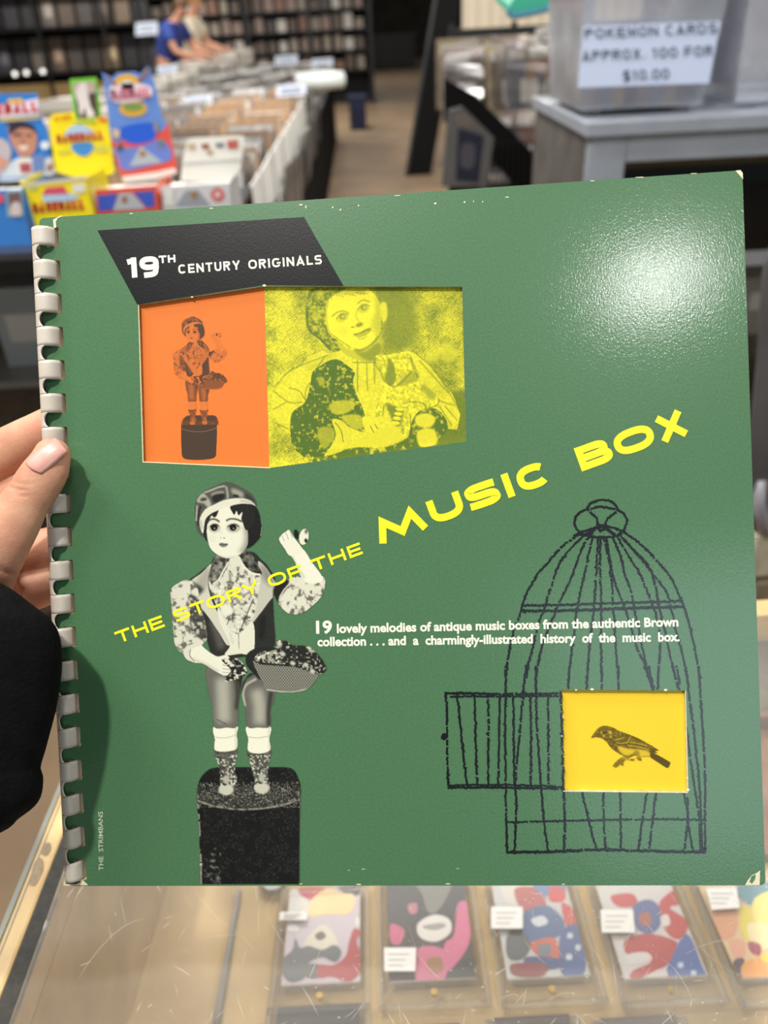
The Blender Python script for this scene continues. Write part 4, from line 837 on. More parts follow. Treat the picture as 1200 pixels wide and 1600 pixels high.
def clear(name, haze=.0, rough=.03, tint=(1, 1, 1), haze_col=(.75, .72, .66), ior=1.35):
    m = bpy.data.materials.new(name); m.use_nodes = True; nt = m.node_tree; nt.nodes.clear()
    out = nt.nodes.new('ShaderNodeOutputMaterial'); tr = nt.nodes.new('ShaderNodeBsdfTransparent'); tr.inputs[0].default_value = (*tint, 1)
    gl = nt.nodes.new('ShaderNodeBsdfGlossy'); gl.inputs['Roughness'].default_value = rough; gl.inputs['Color'].default_value = (1, 1, 1, 1)
    fr_ = nt.nodes.new('ShaderNodeFresnel'); fr_.inputs[0].default_value = ior; mx = nt.nodes.new('ShaderNodeMixShader')
    nt.links.new(fr_.outputs[0], mx.inputs[0]); nt.links.new(tr.outputs[0], mx.inputs[1]); nt.links.new(gl.outputs[0], mx.inputs[2]); last = mx
    if haze:
        df = nt.nodes.new('ShaderNodeBsdfDiffuse'); df.inputs[0].default_value = (*haze_col, 1); m2 = nt.nodes.new('ShaderNodeMixShader')
        tc = nt.nodes.new('ShaderNodeTexCoord'); n = nt.nodes.new('ShaderNodeTexNoise'); n.inputs['Scale'].default_value = 9; n.inputs['Detail'].default_value = 5
        nt.links.new(tc.outputs['Object'], n.inputs['Vector']); ma = nt.nodes.new('ShaderNodeMath'); ma.operation = 'MULTIPLY'; ma.inputs[1].default_value = haze * 2
        nt.links.new(n.outputs['Fac'], ma.inputs[0]); nt.links.new(ma.outputs[0], m2.inputs[0]); nt.links.new(mx.outputs[0], m2.inputs[1]); nt.links.new(df.outputs[0], m2.inputs[2]); last = m2
    nt.links.new(last.outputs[0], out.inputs[0]); return m
m_glass = clear('clear_glass'); m_dust_veil = clear('scratched_glass', .13, .06); m_plastic = clear('clear_plastic', .13, .12, (.97, .98, 1)); m_acrylic = clear('acrylic', .012, .08); m_bin = clear('bin_plastic', .22, .15, (.97, .98, 1), (.84, .85, .90)); m_rim = clear('acrylic_edge', .10, .1); m_bag = clear('plastic_bag', .03, .12, ior=1.28)  # counter glass haze: dust plus a milky reflection veil put into the colour
def C(c, a=1.0): return tuple(lin(c)) + (a,)

# ------------------------------------------------------------------ floor and far walls
fb = MB(); fb.box((0, 14, -.02), (14, 36, .04)); m_floor = pm('brown_concrete_floor', (146, 122, 92), .7, noise=2.2, dark=(126, 104, 80))
tag(fb.build('floor', m_floor), kind='structure')
wb = MB(); wb.box((0, 31, 1.6), (14, .2, 3.2)); tag(wb.build('wall_back', pm('dark_wall', (70, 62, 54), .9, noise=3)), kind='structure')
wb = MB(); wb.box((-7.1, 14, 1.6), (.2, 36, 3.2)); tag(wb.build('wall_left', mt('dim_wall', (60, 56, 52), rough=.9)), kind='structure')
wb = MB(); wb.box((7.1, 14, 1.6), (.2, 36, 3.2)); tag(wb.build('wall_right', mt('pale_wall', (160, 150, 138), rough=.9)), kind='structure')

# ------------------------------------------------------------------ THE COUNTER UNDER THE ALBUM
ZG = .995
def deck_z(y): return .778 - .116 * (y - .294)
def at_deck(px, py, up=0.0):
    r = ray(px, py); n = np.array([0, .116, 1.0]); o = np.array([0, .294, .778 + up]); return CAM + r * (np.dot(o - CAM, n) / np.dot(r, n))
counter = empty('display_counter', (0.3, .35, 0), 'glass-topped display counter with a tan side rail, holding the rows of cased cards', 'display case')
def ext(a, b, y0, y1):
    """line a-b carried on to the planes y=y0 and y=y1"""
    a, b = np.asarray(a), np.asarray(b); f = lambda y: a + (b - a) * ((y - a[1]) / (b[1] - a[1])); return f(y0), f(y1)
lA = ext(at_z(88, 1251, ZG), at_z(0, 1468, ZG), .06, .50); lB = ext(at_z(75, 1364, ZG), at_z(0, 1558, ZG), .06, .50); lC = ext(at_z(97, 1367, ZG), at_z(15, 1598, ZG), .06, .50)
m_rail = pm('worn_tan_rail', (196, 168, 116), .45, noise=40, dark=(182, 152, 104)); m_gasket = pm('dark_gasket', (44, 42, 34), .7, noise=260, dark=(28, 27, 22))
m_flake = pm('bare_metal_patch', (140, 120, 88), .6, noise=300, dark=(118, 102, 78)); m_edge = mt('grey_edge', (120, 122, 112), rough=.3)
def rail(b):
    b.prism([lA[0], lB[0], lB[1], lA[1]], (0, 0, -.05))
rl = part('side_rail', [m_rail], counter, rail); bevel(rl, .002)
def lip(b):
    o = np.array([-.0028, 0, .0006]); b.prism([lA[0] + o, lA[0] + (.0006, 0, .0006), lA[1] + (.0006, 0, .0006), lA[1] + o], (0, 0, -.008))
    o2 = np.array([.0032, 0, .0004]); b.prism([lA[0] + o2, lA[0] + o2 + (.0007, 0, 0), lA[1] + o2 + (.0007, 0, 0), lA[1] + o2], (0, 0, -.002))
part('rail_lip', [m_edge], counter, lip)
def flakes(b):
    for P in ([(47, 1375), (52, 1352), (60, 1341), (67, 1344), (68, 1358), (62, 1372), (55, 1383), (46, 1382)], [(64, 1330), (70, 1318), (78, 1317), (80, 1326), (74, 1336), (67, 1336)]):
        b.poly([at_z(x, y, ZG + .0003) for x, y in cat_rom(P, 4, True)])
fl = part('paint_flake', [m_flake], counter, flakes); fl['label'] = 'flaked grey patches of bare metal'
part('gasket', [m_gasket], counter, lambda b: b.prism([lB[0] - (0, 0, .001), lC[0] - (0, 0, .001), lC[1] - (0, 0, .001), lB[1] - (0, 0, .001)], (0, 0, -.005)))
XR = 1.35
def glass_top(b):
    rg2 = np.random.default_rng(5)
    P = [lC[0], np.array([XR, .06, ZG]), np.array([XR, .50, ZG]), lC[1]]
    i = b.verts(np.vstack([P, np.array(P) - (0, 0, .006)])); b.face((i, i + 1, i + 2, i + 3), 0); b.face((i + 7, i + 6, i + 5, i + 4), 1)
    for k in range(4): b.face((i + k, i + 4 + k, i + 4 + (k + 1) % 4, i + (k + 1) % 4), 1)
    for k in range(190):
        x = 430 + 790 * rg2.random() ** .8 if k > 40 else 110 + 330 * rg2.random(); y = 1380 + 240 * rg2.random(); L = rg2.exponential(26) + 6; a = rg2.choice([-1.15, -.75, -.4, .95, 1.25, 1.5]) + rg2.normal(0, .25)
        if k in (3, 70, 150, 200, 240): L *= 3.5
        t = np.linspace(-.5, .5, 7) * L; q = np.stack([x + t * math.cos(a), y + t * math.sin(a) + rg2.normal(0, .03) * t * t / 8], 1)
        V, Q = ribbon(q, (.35 + .75 * rg2.random()) * (1 - .8 * np.abs(np.linspace(-1, 1, 7)) ** 2)); b.quads([at_z(u, v, ZG + .0001) for u, v in V], Q, 2)
    for k in range(120):
        x = 430 + 770 * rg2.random(); y = 1385 + 215 * rg2.random(); r = .5 + .7 * rg2.random(); b.poly([at_z(x + r * math.cos(a) * 1.6, y + r * math.sin(a), ZG + .0001) for a in np.linspace(0, 6.28, 6)[:-1]], 2)
part('glass_top', [m_dust_veil, m_glass, pm('scratch', (226, 220, 206), .6, alpha=.5)], counter, glass_top)
m_deck = pm('tan_deck', (196, 168, 118), .75, noise=16, dark=(178, 152, 106))
def deck(b):
    b.prism([(lC[0][0] - .03, .06, deck_z(.06) - .004), (XR, .06, deck_z(.06) - .004), (XR, .48, deck_z(.48) - .004), (lC[1][0] - .03, .48, deck_z(.48) - .004)], (0, 0, -.016))
part('deck', [m_deck], counter, deck)
def body(b):
    b.box(((lC[0][0] + XR) / 2 + .06, .28, .34), (XR - lC[0][0] - .16, .40, .68))
part('cabinet_base', [m_dark], counter, body)
part('end_panel', [m_deck], counter, lambda b: b.prism([lA[0] - (0, 0, .05), lB[0] - (0, 0, .05), lB[1] - (0, 0, .05), lA[1] - (0, 0, .05)], (0, 0, -.845)))
part('divider_strip', [mt('grey_strip', (104, 100, 88), rough=.4)], counter, lambda b: b.prism([at_deck(371, 1388, .004), at_deck(375.5, 1388, .004), at_deck(341, 1605, .004), at_deck(331, 1605, .004)], (0, 0, -.010)))
part('back_frame', [m_rail], counter, lambda b: b.box(((lC[1][0] + XR) / 2, .51, ZG - .02), (XR - lC[1][0] + .1, .02, .04)))

# cased cards lying in a row on the deck
TILT = Matrix.Rotation(math.atan(-.116), 4, 'X')
def holder(pl, pr, py, label, art, sticker, group=None, card=(225, 224, 220), wid=None, topcol=None):
    a, c_ = at_deck(pl, py), at_deck(pr, py); base = (a + c_) / 2; w = np.linalg.norm(c_ - a); h = w * 1.37
    M = Matrix.Translation(Vector(base)) @ TILT
    t = empty('card_holder', base, label, 'card holder', group, M)
    Mi = M.inverted()
    def loc(px, py_, up): p_ = Mi @ Vector(at_deck(px, py_, up)); return np.array(p_)
    b = MB(); k = w / 2
    b.box((0, h / 2, .0012), (w, h, .0024), None, 0)
    o = b.build('back_plate', [m_acrylic], t, local=True)
    b = MB(); e = .0042
    for cx, cy, sx, sy in ((0, e / 2, w, e), (0, h - e / 2, w, e), (-k + e / 2, h / 2, e, h), (k - e / 2, h / 2, e, h)): b.box((cx, cy, .0042), (sx, sy, .0044))
    b.box((0, .0205, .0042), (w * .8, .003, .0044)); o = b.build('rim', [m_rim], t, local=True); bevel(o, .0008)
    b = MB(); b.box((0, h / 2, .0068), (w - .002, h - .002, .0008)); b.build('front_plate', [m_acrylic], t, local=True)
    b = MB(); b.tube([(0, .012, .0025), (0, .012, .0062)], .0028, 14); mg = b.build('magnet', [mt('gold_magnet', (196, 160, 70), rough=.3, metal=.7)], t, local=True); mg['label'] = 'gold magnet'
    b = MB(True); cw = w * .80 / 2; y0, y1 = .022, .022 + cw * 2 * 1.39
    b.box((0, (y0 + y1) / 2, .0030), (cw * 2, y1 - y0, .0006), None, 0, C(card))
    lim = lambda P: np.stack([np.clip(P[:, 0], -cw, cw), np.clip(P[:, 1], y0, y1), P[:, 2]], 1)
    for n_, (P, col) in enumerate(art):
        Q = cat_rom(P, 5, True); b.poly(lim(np.array([loc(x, y, 0) for x, y in Q])) * (1, 1, 0) + (0, 0, .0034 + n_ * .00003), 0, C(col))
    b.build('card', [m_print], t, local=True)
    if sticker:
        b = MB(True); b.prism([loc(x, y, .0073) for x, y in sticker], (0, 0, .0002), 0, C((226, 224, 218)))
        (x0, y0_), (x1, y1_) = sticker[0], sticker[2]
        for r in range(3):
            yy_ = y0_ + (y1_ - y0_) * (.25 + .24 * r); b.poly([loc(x0 + (x1 - x0) * u, yy_ + v, .0077) for u, v in ((.15, 0), (.8 - .1 * r, 0), (.8 - .1 * r, 1.6), (.15, 1.6))], 0, C((170, 168, 164)))
        o = b.build('price_sticker', [m_printm], t, local=True); o['label'] = 'white price sticker'
    return t
Z7 = fr(380, 1360, 2.857); Z8 = fr(760, 1360, 2.727); Z1 = fr(420, 1380, 6.667)
holder(420, 578, 1586, 'acrylic card holder whose pale lilac card shows grey and crimson shapes', [
    (Z1([(100, -100), (320, -100), (400, 200), (420, 380), (100, 380)]), (214, 210, 204)), (Z1([(300, -60), (620, -60), (560, 120), (460, 200), (320, 130)]), (190, 74, 84)), (Z1([(620, -60), (1000, -60), (960, 120), (860, 160), (700, 60)]), (84, 94, 98)),
    (Z1([(420, 250), (520, 130), (640, 90), (760, 130), (880, 140), (900, 240), (820, 350), (600, 350), (430, 370)]), (238, 206, 152)), (Z1([(450, 540), (560, 460), (660, 520), (720, 660), (620, 760), (440, 760), (370, 660)]), (214, 208, 190)), (Z1([(490, 560), (560, 530), (600, 580), (550, 620), (500, 610)]), (110, 96, 90)),
    (Z1([(140, 830), (250, 720), (280, 600), (330, 700), (420, 680), (560, 720), (680, 670), (760, 740), (700, 850), (560, 800), (420, 860), (380, 1010), (240, 1060), (150, 980)]), (92, 98, 102)), (Z1([(400, 880), (540, 880), (540, 1000), (400, 1010)]), (92, 98, 102)),
    (Z1([(520, 880), (680, 880), (800, 790), (840, 640), (890, 500), (960, 540), (920, 640), (980, 800), (950, 960), (830, 1050), (660, 1000), (520, 1010)]), (168, 52, 62)), (Z1([(900, 400), (960, 390), (990, 450), (930, 480)]), (220, 216, 206)), (Z1([(200, 470), (280, 450), (320, 520), (220, 530)]), (220, 216, 206))],
    Z1([(115, 300), (400, 300), (395, 385), (105, 385)]), card=(196, 186, 192))
holder(592, 769, 1580, 'acrylic card holder whose black card carries pink and chalk-white shapes', [
    (Z7([(650, 60), (780, 60), (780, 200), (700, 330), (650, 330)]), (58, 56, 58)), (Z7([(660, 250), (720, 280), (700, 340), (660, 330)]), (196, 92, 124)), (Z7([(960, 160), (1015, 170), (1010, 330), (940, 440), (880, 470), (900, 340), (940, 300)]), (202, 104, 138)), (Z7([(780, 360), (900, 370), (900, 500), (830, 535), (770, 500)]), (200, 104, 136)),
    (Z7([(770, 60), (920, 60), (910, 130), (860, 200), (820, 190), (800, 120)]), (120, 118, 110)), (Z7([(780, 250), (850, 210), (920, 230), (925, 290), (860, 330), (790, 310)]), (216, 212, 204)), (Z7([(800, 262), (880, 246), (905, 262), (850, 280)]), (150, 146, 140)), (Z7([(820, 410), (880, 400), (890, 460), (840, 470)]), (150, 108, 70)), (Z7([(735, 165), (775, 160), (775, 200), (745, 205)]), (180, 110, 126))],
    Z7([(628, 345), (772, 345), (768, 450), (630, 450)]), card=(52, 50, 52))
holder(783, 952, 1576, 'acrylic card holder whose blue card has red and white patches, left of the star-spangled one', [
    (Z8([(70, 60), (200, 60), (180, 150), (90, 150)]), (206, 200, 190)), (Z8([(120, 90), (230, 90), (250, 180), (160, 190)]), (170, 80, 76)), (Z8([(200, 60), (330, 60), (320, 130), (230, 110)]), (88, 122, 168)), (Z8([(270, 80), (330, 90), (330, 140), (270, 140)]), (196, 56, 50)), (Z8([(320, 150), (370, 180), (380, 250), (340, 250)]), (190, 54, 50)),
    (Z8([(160, 190), (260, 160), (330, 230), (310, 290), (200, 320), (140, 270)]), (66, 96, 138)), (Z8([(190, 220), (240, 205), (260, 235), (215, 250)]), (206, 212, 216)), (Z8([(190, 320), (290, 300), (310, 400), (250, 390), (200, 360)]), (196, 92, 68)), (Z8([(220, 330), (270, 325), (270, 370), (225, 375)]), (110, 116, 124)),
    (Z8([(320, 270), (400, 250), (420, 440), (330, 460), (310, 380)]), (58, 88, 142)), (Z8([(90, 280), (150, 270), (190, 330), (150, 390), (90, 380)]), (80, 86, 88)), (Z8([(170, 380), (320, 390), (300, 430), (180, 430)]), (58, 78, 128)), (Z8([(110, 410), (250, 410), (240, 460), (120, 460)]), (132, 52, 54)), (Z8([(345, 280), (365, 280), (365, 300), (345, 300)]), (206, 210, 214)), (Z8([(340, 370), (362, 370), (362, 392), (340, 392)]), (200, 206, 212)), (Z8([(380, 330), (398, 330), (398, 352), (380, 352)]), (200, 206, 212))],
    Z8([(20, 155), (155, 155), (155, 248), (20, 248)]), card=(192, 192, 188))
holder(971, 1142, 1576, 'acrylic card holder whose card has red blotches and a starry blue corner', [
    (Z8([(530, 120), (620, 110), (640, 160), (560, 165)]), (190, 66, 62)), (Z8([(740, 140), (830, 80), (840, 150), (780, 170), (860, 230), (830, 300), (780, 290), (740, 220)]), (184, 60, 58)), (Z8([(620, 170), (680, 135), (730, 160), (740, 240), (700, 280), (640, 260)]), (80, 96, 146)), (Z8([(650, 200), (690, 190), (700, 240), (660, 245)]), (168, 92, 78)),
    (Z8([(590, 310), (680, 280), (800, 310), (820, 360), (760, 420), (650, 480), (610, 490), (620, 440), (700, 400), (600, 370)]), (176, 56, 60)), (Z8([(600, 370), (680, 360), (700, 395), (610, 410)]), (212, 208, 204)), (Z8([(780, 400), (850, 280), (910, 400), (930, 500), (760, 500)]), (70, 98, 158)), (Z8([(630, 490), (740, 430), (770, 450), (760, 500), (650, 500)]), (206, 202, 198)), (Z8([(730, 480), (790, 460), (780, 505), (730, 505)]), (180, 56, 58)),
    (Z8([(815, 405), (835, 405), (835, 425), (815, 425)]), (190, 204, 222)), (Z8([(870, 440), (890, 440), (890, 460), (870, 460)]), (190, 204, 222)), (Z8([(820, 480), (842, 480), (842, 498), (820, 498)]), (190, 204, 222)), (Z8([(740, 210), (770, 200), (780, 240), (750, 250)]), (216, 212, 206))],
    Z8([(485, 168), (625, 168), (632, 265), (492, 265)]), card=(204, 200, 196))
holder(1155, 1330, 1575, 'acrylic card holder whose card glows yellow and peach, at the row end', [
    (Z8([(960, 170), (1060, 180), (1060, 280), (1000, 300)]), (214, 158, 122)), (Z8([(1060, 80), (1200, 60), (1200, 160), (1100, 150)]), (112, 150, 160)), (Z8([(1080, 170), (1130, 190), (1120, 320), (1080, 260)]), (220, 204, 90)), (Z8([(1140, 130), (1300, 100), (1300, 300), (1160, 260)]), (232, 216, 130)), (Z8([(1030, 310), (1100, 320), (1080, 440), (1060, 400)]), (222, 168, 140)), (Z8([(1110, 240), (1200, 250), (1200, 340), (1130, 330)]), (228, 218, 170)), (Z8([(1115, 315), (1165, 330), (1160, 375), (1120, 355)]), (160, 72, 92)), (Z8([(1050, 400), (1095, 390), (1090, 480), (1060, 480)]), (80, 72, 84)), (Z8([(1100, 400), (1250, 380), (1250, 480), (1100, 480)]), (232, 166, 96)), (Z8([(1170, 370), (1240, 360), (1240, 400), (1180, 400)]), (226, 206, 80))],
    Z8([(935, 75), (1065, 70), (1080, 160), (960, 168)]), card=(216, 190, 150))
for k, (a, b_) in enumerate(((390, 580), (600, 760), (790, 965), (985, 1160))):
    n_ = ('second', 'third', 'fourth', 'fifth')[k]
    holder(a - 0, b_ + 0, 1845, ('acrylic card holder in the nearer row, below the lilac card', 'acrylic card holder in the nearer row, below the black and pink card', 'acrylic card holder in the nearer row, below the blue card with red patches', 'acrylic card holder in the nearer row, below the red and starry card')[k], [], None, card=((60, 62, 70), (46, 54, 96), (70, 60, 66), (96, 84, 80))[k])
t = empty('coin_capsule', at_deck(428, 1380), 'round grey coin capsule beside the lilac card', 'coin', None, Matrix.Translation(Vector(at_deck(428, 1380))) @ TILT)
b = MB(); b.tube([(0, 0, 0), (0, 0, .004)], [.0105, .0105], 32); b.build('coin', [mt('grey_silver', (120, 118, 112), rough=.4, metal=.5)], t, local=True)
b = MB(); a_ = np.linspace(0, 2 * math.pi, 33); b.tube([(.0115 * math.cos(a), .0115 * math.sin(a), .003) for a in a_], .0022, 8, cap=False); b.build('ring', [m_acrylic], t, local=True, smooth=True)
q0 = at_deck(1215, 1190, .01)
cbx = empty('cardboard_tray', q0, 'flat brown cardboard tray under the counter glass at the album edge', 'tray')
part('tray_floor', [mt('brown_cardboard', (132, 96, 76), rough=.8, noise=40, dark=(118, 84, 68))], cbx, lambda b: b.prism([at_deck(1120, 1335, .012), at_deck(1330, 1335, .012), at_deck(1300, 1120, .012), at_deck(1090, 1120, .012)], (0, 0, -.010)))
part('tray_wall', [mt('brown_cardboard', (132, 96, 76))], cbx, lambda b: b.prism([at_deck(1090, 1120, .03), at_deck(1300, 1120, .03), at_deck(1298, 1112, .03), at_deck(1089, 1112, .03)], (0, 0, -.028)))
# ------------------------------------------------------------------ THE SHOP BEHIND
def pcard(name, quads, parent=None, mats=None, depth=None): pass
def yq(P, D): return [at_y(x, y, D) for x, y in P]
def flat_art(b, P, D, col, k=0, mat=0, smooth=False, eps=.0006):
    Q = cat_rom(P, 5, True) if smooth else P
    b.poly([at_y(x, y, D - .0012 - eps * k) for x, y in Q], mat, C(col))
def words(b, txt, x0, y0, x1, y1, D, cap, col, t=.2, k=4, ws={}):
    d = np.array([x1 - x0, y1 - y0], float); L = np.linalg.norm(d); d /= L; up = np.array([d[1], -d[0]])
    n = put_text(lambda P, Q: None, txt, (0, 0), d, up, cap, ws, .22, t, .5, .8) - .22; kx = L / (n * cap)
    ws2 = {c_: ws.get(c_, .8) * kx for c_ in set(txt)}
    put_text(lambda P, Q: b.quads([at_y(x, y, D - .0012 - .0006 * k) for x, y in P], Q, 0, C(col)), txt, (x0, y0), d, up, cap, ws2, .22 * kx, t, .5 * kx)

# left glass case with the boxes of packs on it
ZC = 1.128
case = empty('glass_showcase', (-.85, 1.6, 0), 'dark glass showcase at the left carrying the bright boxes of packs', 'display case')
X0, X1, Y0, Y1 = -1.75, -.26, 1.36, 1.86
part('top_panel', [mt('smoked_top', (60, 60, 64), rough=.25)], case, lambda b: b.box(((X0 + X1) / 2, (Y0 + Y1) / 2, ZC - .006), (X1 - X0, Y1 - Y0, .012)))
def cframe(b):
    for x in (X0 + .012, X1 - .012):
        for y in (Y0 + .012, Y1 - .012): b.box((x, y, ZC / 2 - .006), (.024, .024, ZC - .012))
    for z in (ZC - .024, .30): b.box(((X0 + X1) / 2, Y0 + .012, z), (X1 - X0, .024, .022))
part('frame', [m_blackmetal], case, cframe)
part('front_pane', [m_glass], case, lambda b: b.box(((X0 + X1) / 2, Y0 + .01, .71), (X1 - X0 - .05, .005, .80)))
part('back_panel', [m_dark], case, lambda b: b.box(((X0 + X1) / 2, Y1 - .02, .56), (X1 - X0 - .03, .02, 1.10)))
part('plinth', [m_black], case, lambda b: b.box(((X0 + X1) / 2, (Y0 + Y1) / 2, .15), (X1 - X0 - .01, Y1 - Y0 - .02, .29)))
for z in (.86, .60): part('shelf', [mt('pale_shelf', (120, 126, 130), rough=.25)], case, lambda b, z=z: b.box(((X0 + X1) / 2, (Y0 + Y1) / 2 + .02, z), (X1 - X0 - .06, Y1 - Y0 - .10, .014)))
for k, (x, z, w, h, c_, l) in enumerate(((-.70, .8675, .11, .16, (170, 182, 188), 'pale silver carton on the upper shelf of the dark showcase, beside the comb'), (-.86, .8675, .13, .10, (72, 78, 84), 'low slate carton on the upper shelf of the dark showcase'), (-.72, .6075, .15, .14, (58, 62, 68), 'charcoal carton on the lower shelf of the dark showcase'), (-.55, .8675, .12, .12, (188, 192, 196), 'near-white carton on the upper shelf of the dark showcase, behind the album'))):
    o = empty('carton', (x, 1.58, z), l, 'box'); part('body', [mt('carton_%d' % k, c_, rough=.5)], o, lambda b: b.box((x, 1.58, z + h / 2), (w, .14, h))); part('label', [m_white], o, lambda b: b.box((x, 1.509, z + h * .5), (w * .6, .002, h * .35)))

# open counter boxes of packs: body, packs, raised lid printed
DF, DL = 1.41, 1.53
def wax(label, front, lid, fcol, lcol, fart, lart, D=DF, DLd=DL, inner=(214, 212, 206)):
    c0 = at_y((front[0][0] + front[1][0]) / 2, 350, D); base = np.array([c0[0], D + .06, ZC])
    t = empty('card_box', base, label, 'card box', 'open boxes of trading card packs')
    b = MB(True); F_ = np.array(yq(front, D)); F_[2:, 2] = ZC + .0005; b.prism(F_, (0, .004, 0), 0, C(fcol))
    z1 = F_[:2, 2].mean(); xa, xb = F_[:, 0].min(), F_[:, 0].max()
    for x in (xa + .002, xb - .002): b.box((x, D + .062, (ZC + z1) / 2), (.003, .116, z1 - ZC), None, 0, C(fcol))
    b.box(((xa + xb) / 2, D + .062, ZC + .002), (xb - xa, .116, .003), None, 0, C(inner))
    for f in fart: f(b, D)
    b.build('body', [m_print], t)
    def packs(b):
        for r in range(8): b.box(((xa + xb) / 2, D + .014 + .0125 * r, ZC + .003 + (z1 - ZC) * .42), ((xb - xa) * .9, .009, (z1 - ZC) * .8), Matrix.Rotation(.15, 3, 'X'), 0, C(inner))
    part('packs', [m_print], t, packs, ink=True)
    b = MB(True); L_ = np.array(yq(lid, DLd)); b.prism(L_, (0, .002, 0), 0, C(lcol))
    n = len(L_); lo = sorted(range(n), key=lambda k: L_[k][2])[:2]; a_, d_ = sorted([L_[k] for k in lo], key=lambda p_: p_[0])
    b.prism([a_, d_, np.array([d_[0], D + .118, z1]), np.array([a_[0], D + .118, z1])], (0, 0, -.002), 0, C(lcol))
    for f in lart: f(b, DLd)
    b.build('lid', [m_print], t); return t
def fa(P, col, k=0, smooth=False): return lambda b, D: flat_art(b, P, D, col, k, 0, smooth)
def fw(txt, x0, y0, x1, y1, cap, col, t=.2, k=4): return lambda b, D: words(b, txt, x0, y0, x1, y1, D, cap, col, t, k)
U6 = fr(0, 130, 6.0); S5 = fr(150, 100, 5.0)
def ellp(cx, cy, rx, ry, n=18): return [(cx + rx * math.cos(a), cy + ry * math.sin(a)) for a in np.linspace(0, 2 * math.pi, n + 1)[:-1]]
BLU = (56, 128, 208); RED = (214, 50, 52); YEL = (246, 226, 38)
wax('blue box of baseball packs with a smiling player on its lid, leftmost of the boxes', U6([(-600, 1010), (215, 1000), (235, 1300), (-600, 1330)]), U6([(-320, 130), (-60, 100), (350, 95), (380, 310), (440, 430), (500, 860), (-320, 930)]), (62, 128, 204), BLU,
    [fa(U6([(55, 1010), (205, 1000), (225, 1250), (70, 1250)]), (150, 190, 196)), fa(U6([(70, 1030), (192, 1020), (210, 1235), (88, 1235)]), (120, 92, 92), 1), fa(U6([(110, 1130), (180, 1120), (200, 1235), (100, 1235)]), (214, 200, 200), 2, True), fa(U6([(-400, 1050), (30, 1040), (35, 1120), (-400, 1140)]), (226, 90, 110), 1)],
    [fa(U6([(-320, 215), (0, 195), (60, 200), (355, 140), (372, 300), (0, 330), (-320, 330)]), (232, 226, 236)), fw('BASEBALL', *U6([(-290, 318)])[0], *U6([(362, 268)])[0], 17, (222, 78, 92), .26, 2), fa(U6([(70, 150), (210, 140), (210, 185), (70, 190)]), (226, 190, 84), 1), fa(U6([(0, 335), (375, 315), (378, 335), (0, 365)]), (206, 186, 110), 1),
     fa(U6([(80, 380), (170, 365), (300, 395), (345, 490), (330, 620), (270, 690), (200, 690), (130, 600), (85, 500)]), (196, 140, 116), 1, True), fa(U6([(75, 370), (190, 360), (310, 395), (340, 480), (290, 430), (180, 420), (90, 480), (85, 420)]), (58, 50, 66), 2, True), fa(U6([(130, 475), (200, 465), (200, 490), (135, 498)]), (120, 84, 74), 2, True), fa(U6([(240, 478), (300, 480), (295, 500), (245, 495)]), (120, 84, 74), 2, True), fa(U6([(180, 590), (260, 590), (240, 625), (195, 620)]), (236, 220, 214), 2, True), fa(U6([(205, 500), (235, 560), (200, 570)]), (176, 118, 98), 2, True),
     fa(U6([(100, 740), (200, 690), (300, 700), (440, 720), (490, 860), (0, 925), (60, 800)]), (206, 216, 226), 1, True), fa(U6([(150, 710), (300, 700), (300, 850), (170, 865)]), (226, 222, 222), 3), fa(U6([(180, 750), (285, 745), (290, 835), (195, 840)]), (170, 84, 88), 4), fa(U6([(300, 670), (410, 665), (415, 830), (310, 840)]), (108, 132, 190), 4), fa(U6([(430, 700), (490, 690), (500, 830), (440, 845)]), (206, 200, 200), 3), fa(U6([(440, 770), (485, 765), (490, 815), (445, 820)]), (140, 74, 66), 4),
     fa(U6([(-200, 540), (20, 520), (100, 610), (90, 720), (20, 850), (-200, 860)]), (190, 180, 186), 2, True), fa(U6([(-200, 680), (30, 700), (60, 780), (-200, 850)]), (206, 150, 128), 3, True), fa(U6([(380, 560), (440, 545), (460, 600), (400, 620)]), (220, 228, 236), 2, True)])
wax('yellow box of baseball packs with red lettering, second from the left', U6([(225, 940), (805, 880), (870, 1300), (290, 1330)]), U6([(455, 360), (490, 290), (690, 270), (710, 340), (1010, 320), (1070, 830), (820, 920), (520, 830)]), YEL, YEL,
    [fa(U6([(230, 935), (800, 872), (808, 905), (235, 965)]), (214, 210, 196)), fa(U6([(430, 980), (600, 965), (640, 1040), (390, 1050)]), (214, 84, 110), 1), fa(U6([(395, 1050), (660, 1035), (750, 1070), (650, 1110), (410, 1115)]), (176, 206, 232), 1), fa(U6([(680, 950), (790, 940), (795, 1020), (690, 1030)]), (226, 226, 226), 1), fw('BASEBALL', *U6([(310, 1215)])[0], *U6([(790, 1180)])[0], 15, (212, 52, 60), .30, 3), fa(U6([(260, 970), (350, 965), (350, 1000), (265, 1005)]), (190, 196, 130), 1)],
    [fa(U6([(620, 450), (720, 385), (840, 420), (870, 480), (620, 500)]), (176, 204, 228), 0, True), fa(U6([(680, 570), (860, 560), (860, 640), (780, 685), (690, 640)]), (70, 140, 210), 0, True), fw('BASEBALL', *U6([(535, 565)])[0], *U6([(965, 525)])[0], 13.5, (206, 44, 74), .30, 2), fw('SCORE', *U6([(510, 360)])[0], *U6([(670, 335)])[0], 7, (226, 130, 30), .26, 2), fa(U6([(540, 640), (670, 625), (670, 655), (545, 665)]), (200, 196, 80), 1), fa(U6([(870, 600), (1000, 590), (1000, 645), (880, 645)]), (200, 200, 96), 1), fa(U6([(915, 315), (1000, 320), (1005, 360), (920, 360)]), (232, 130, 44), 2), fa(U6([(700, 345), (900, 330), (900, 370), (710, 375)]), (170, 200, 70), 1)], DF + .012)
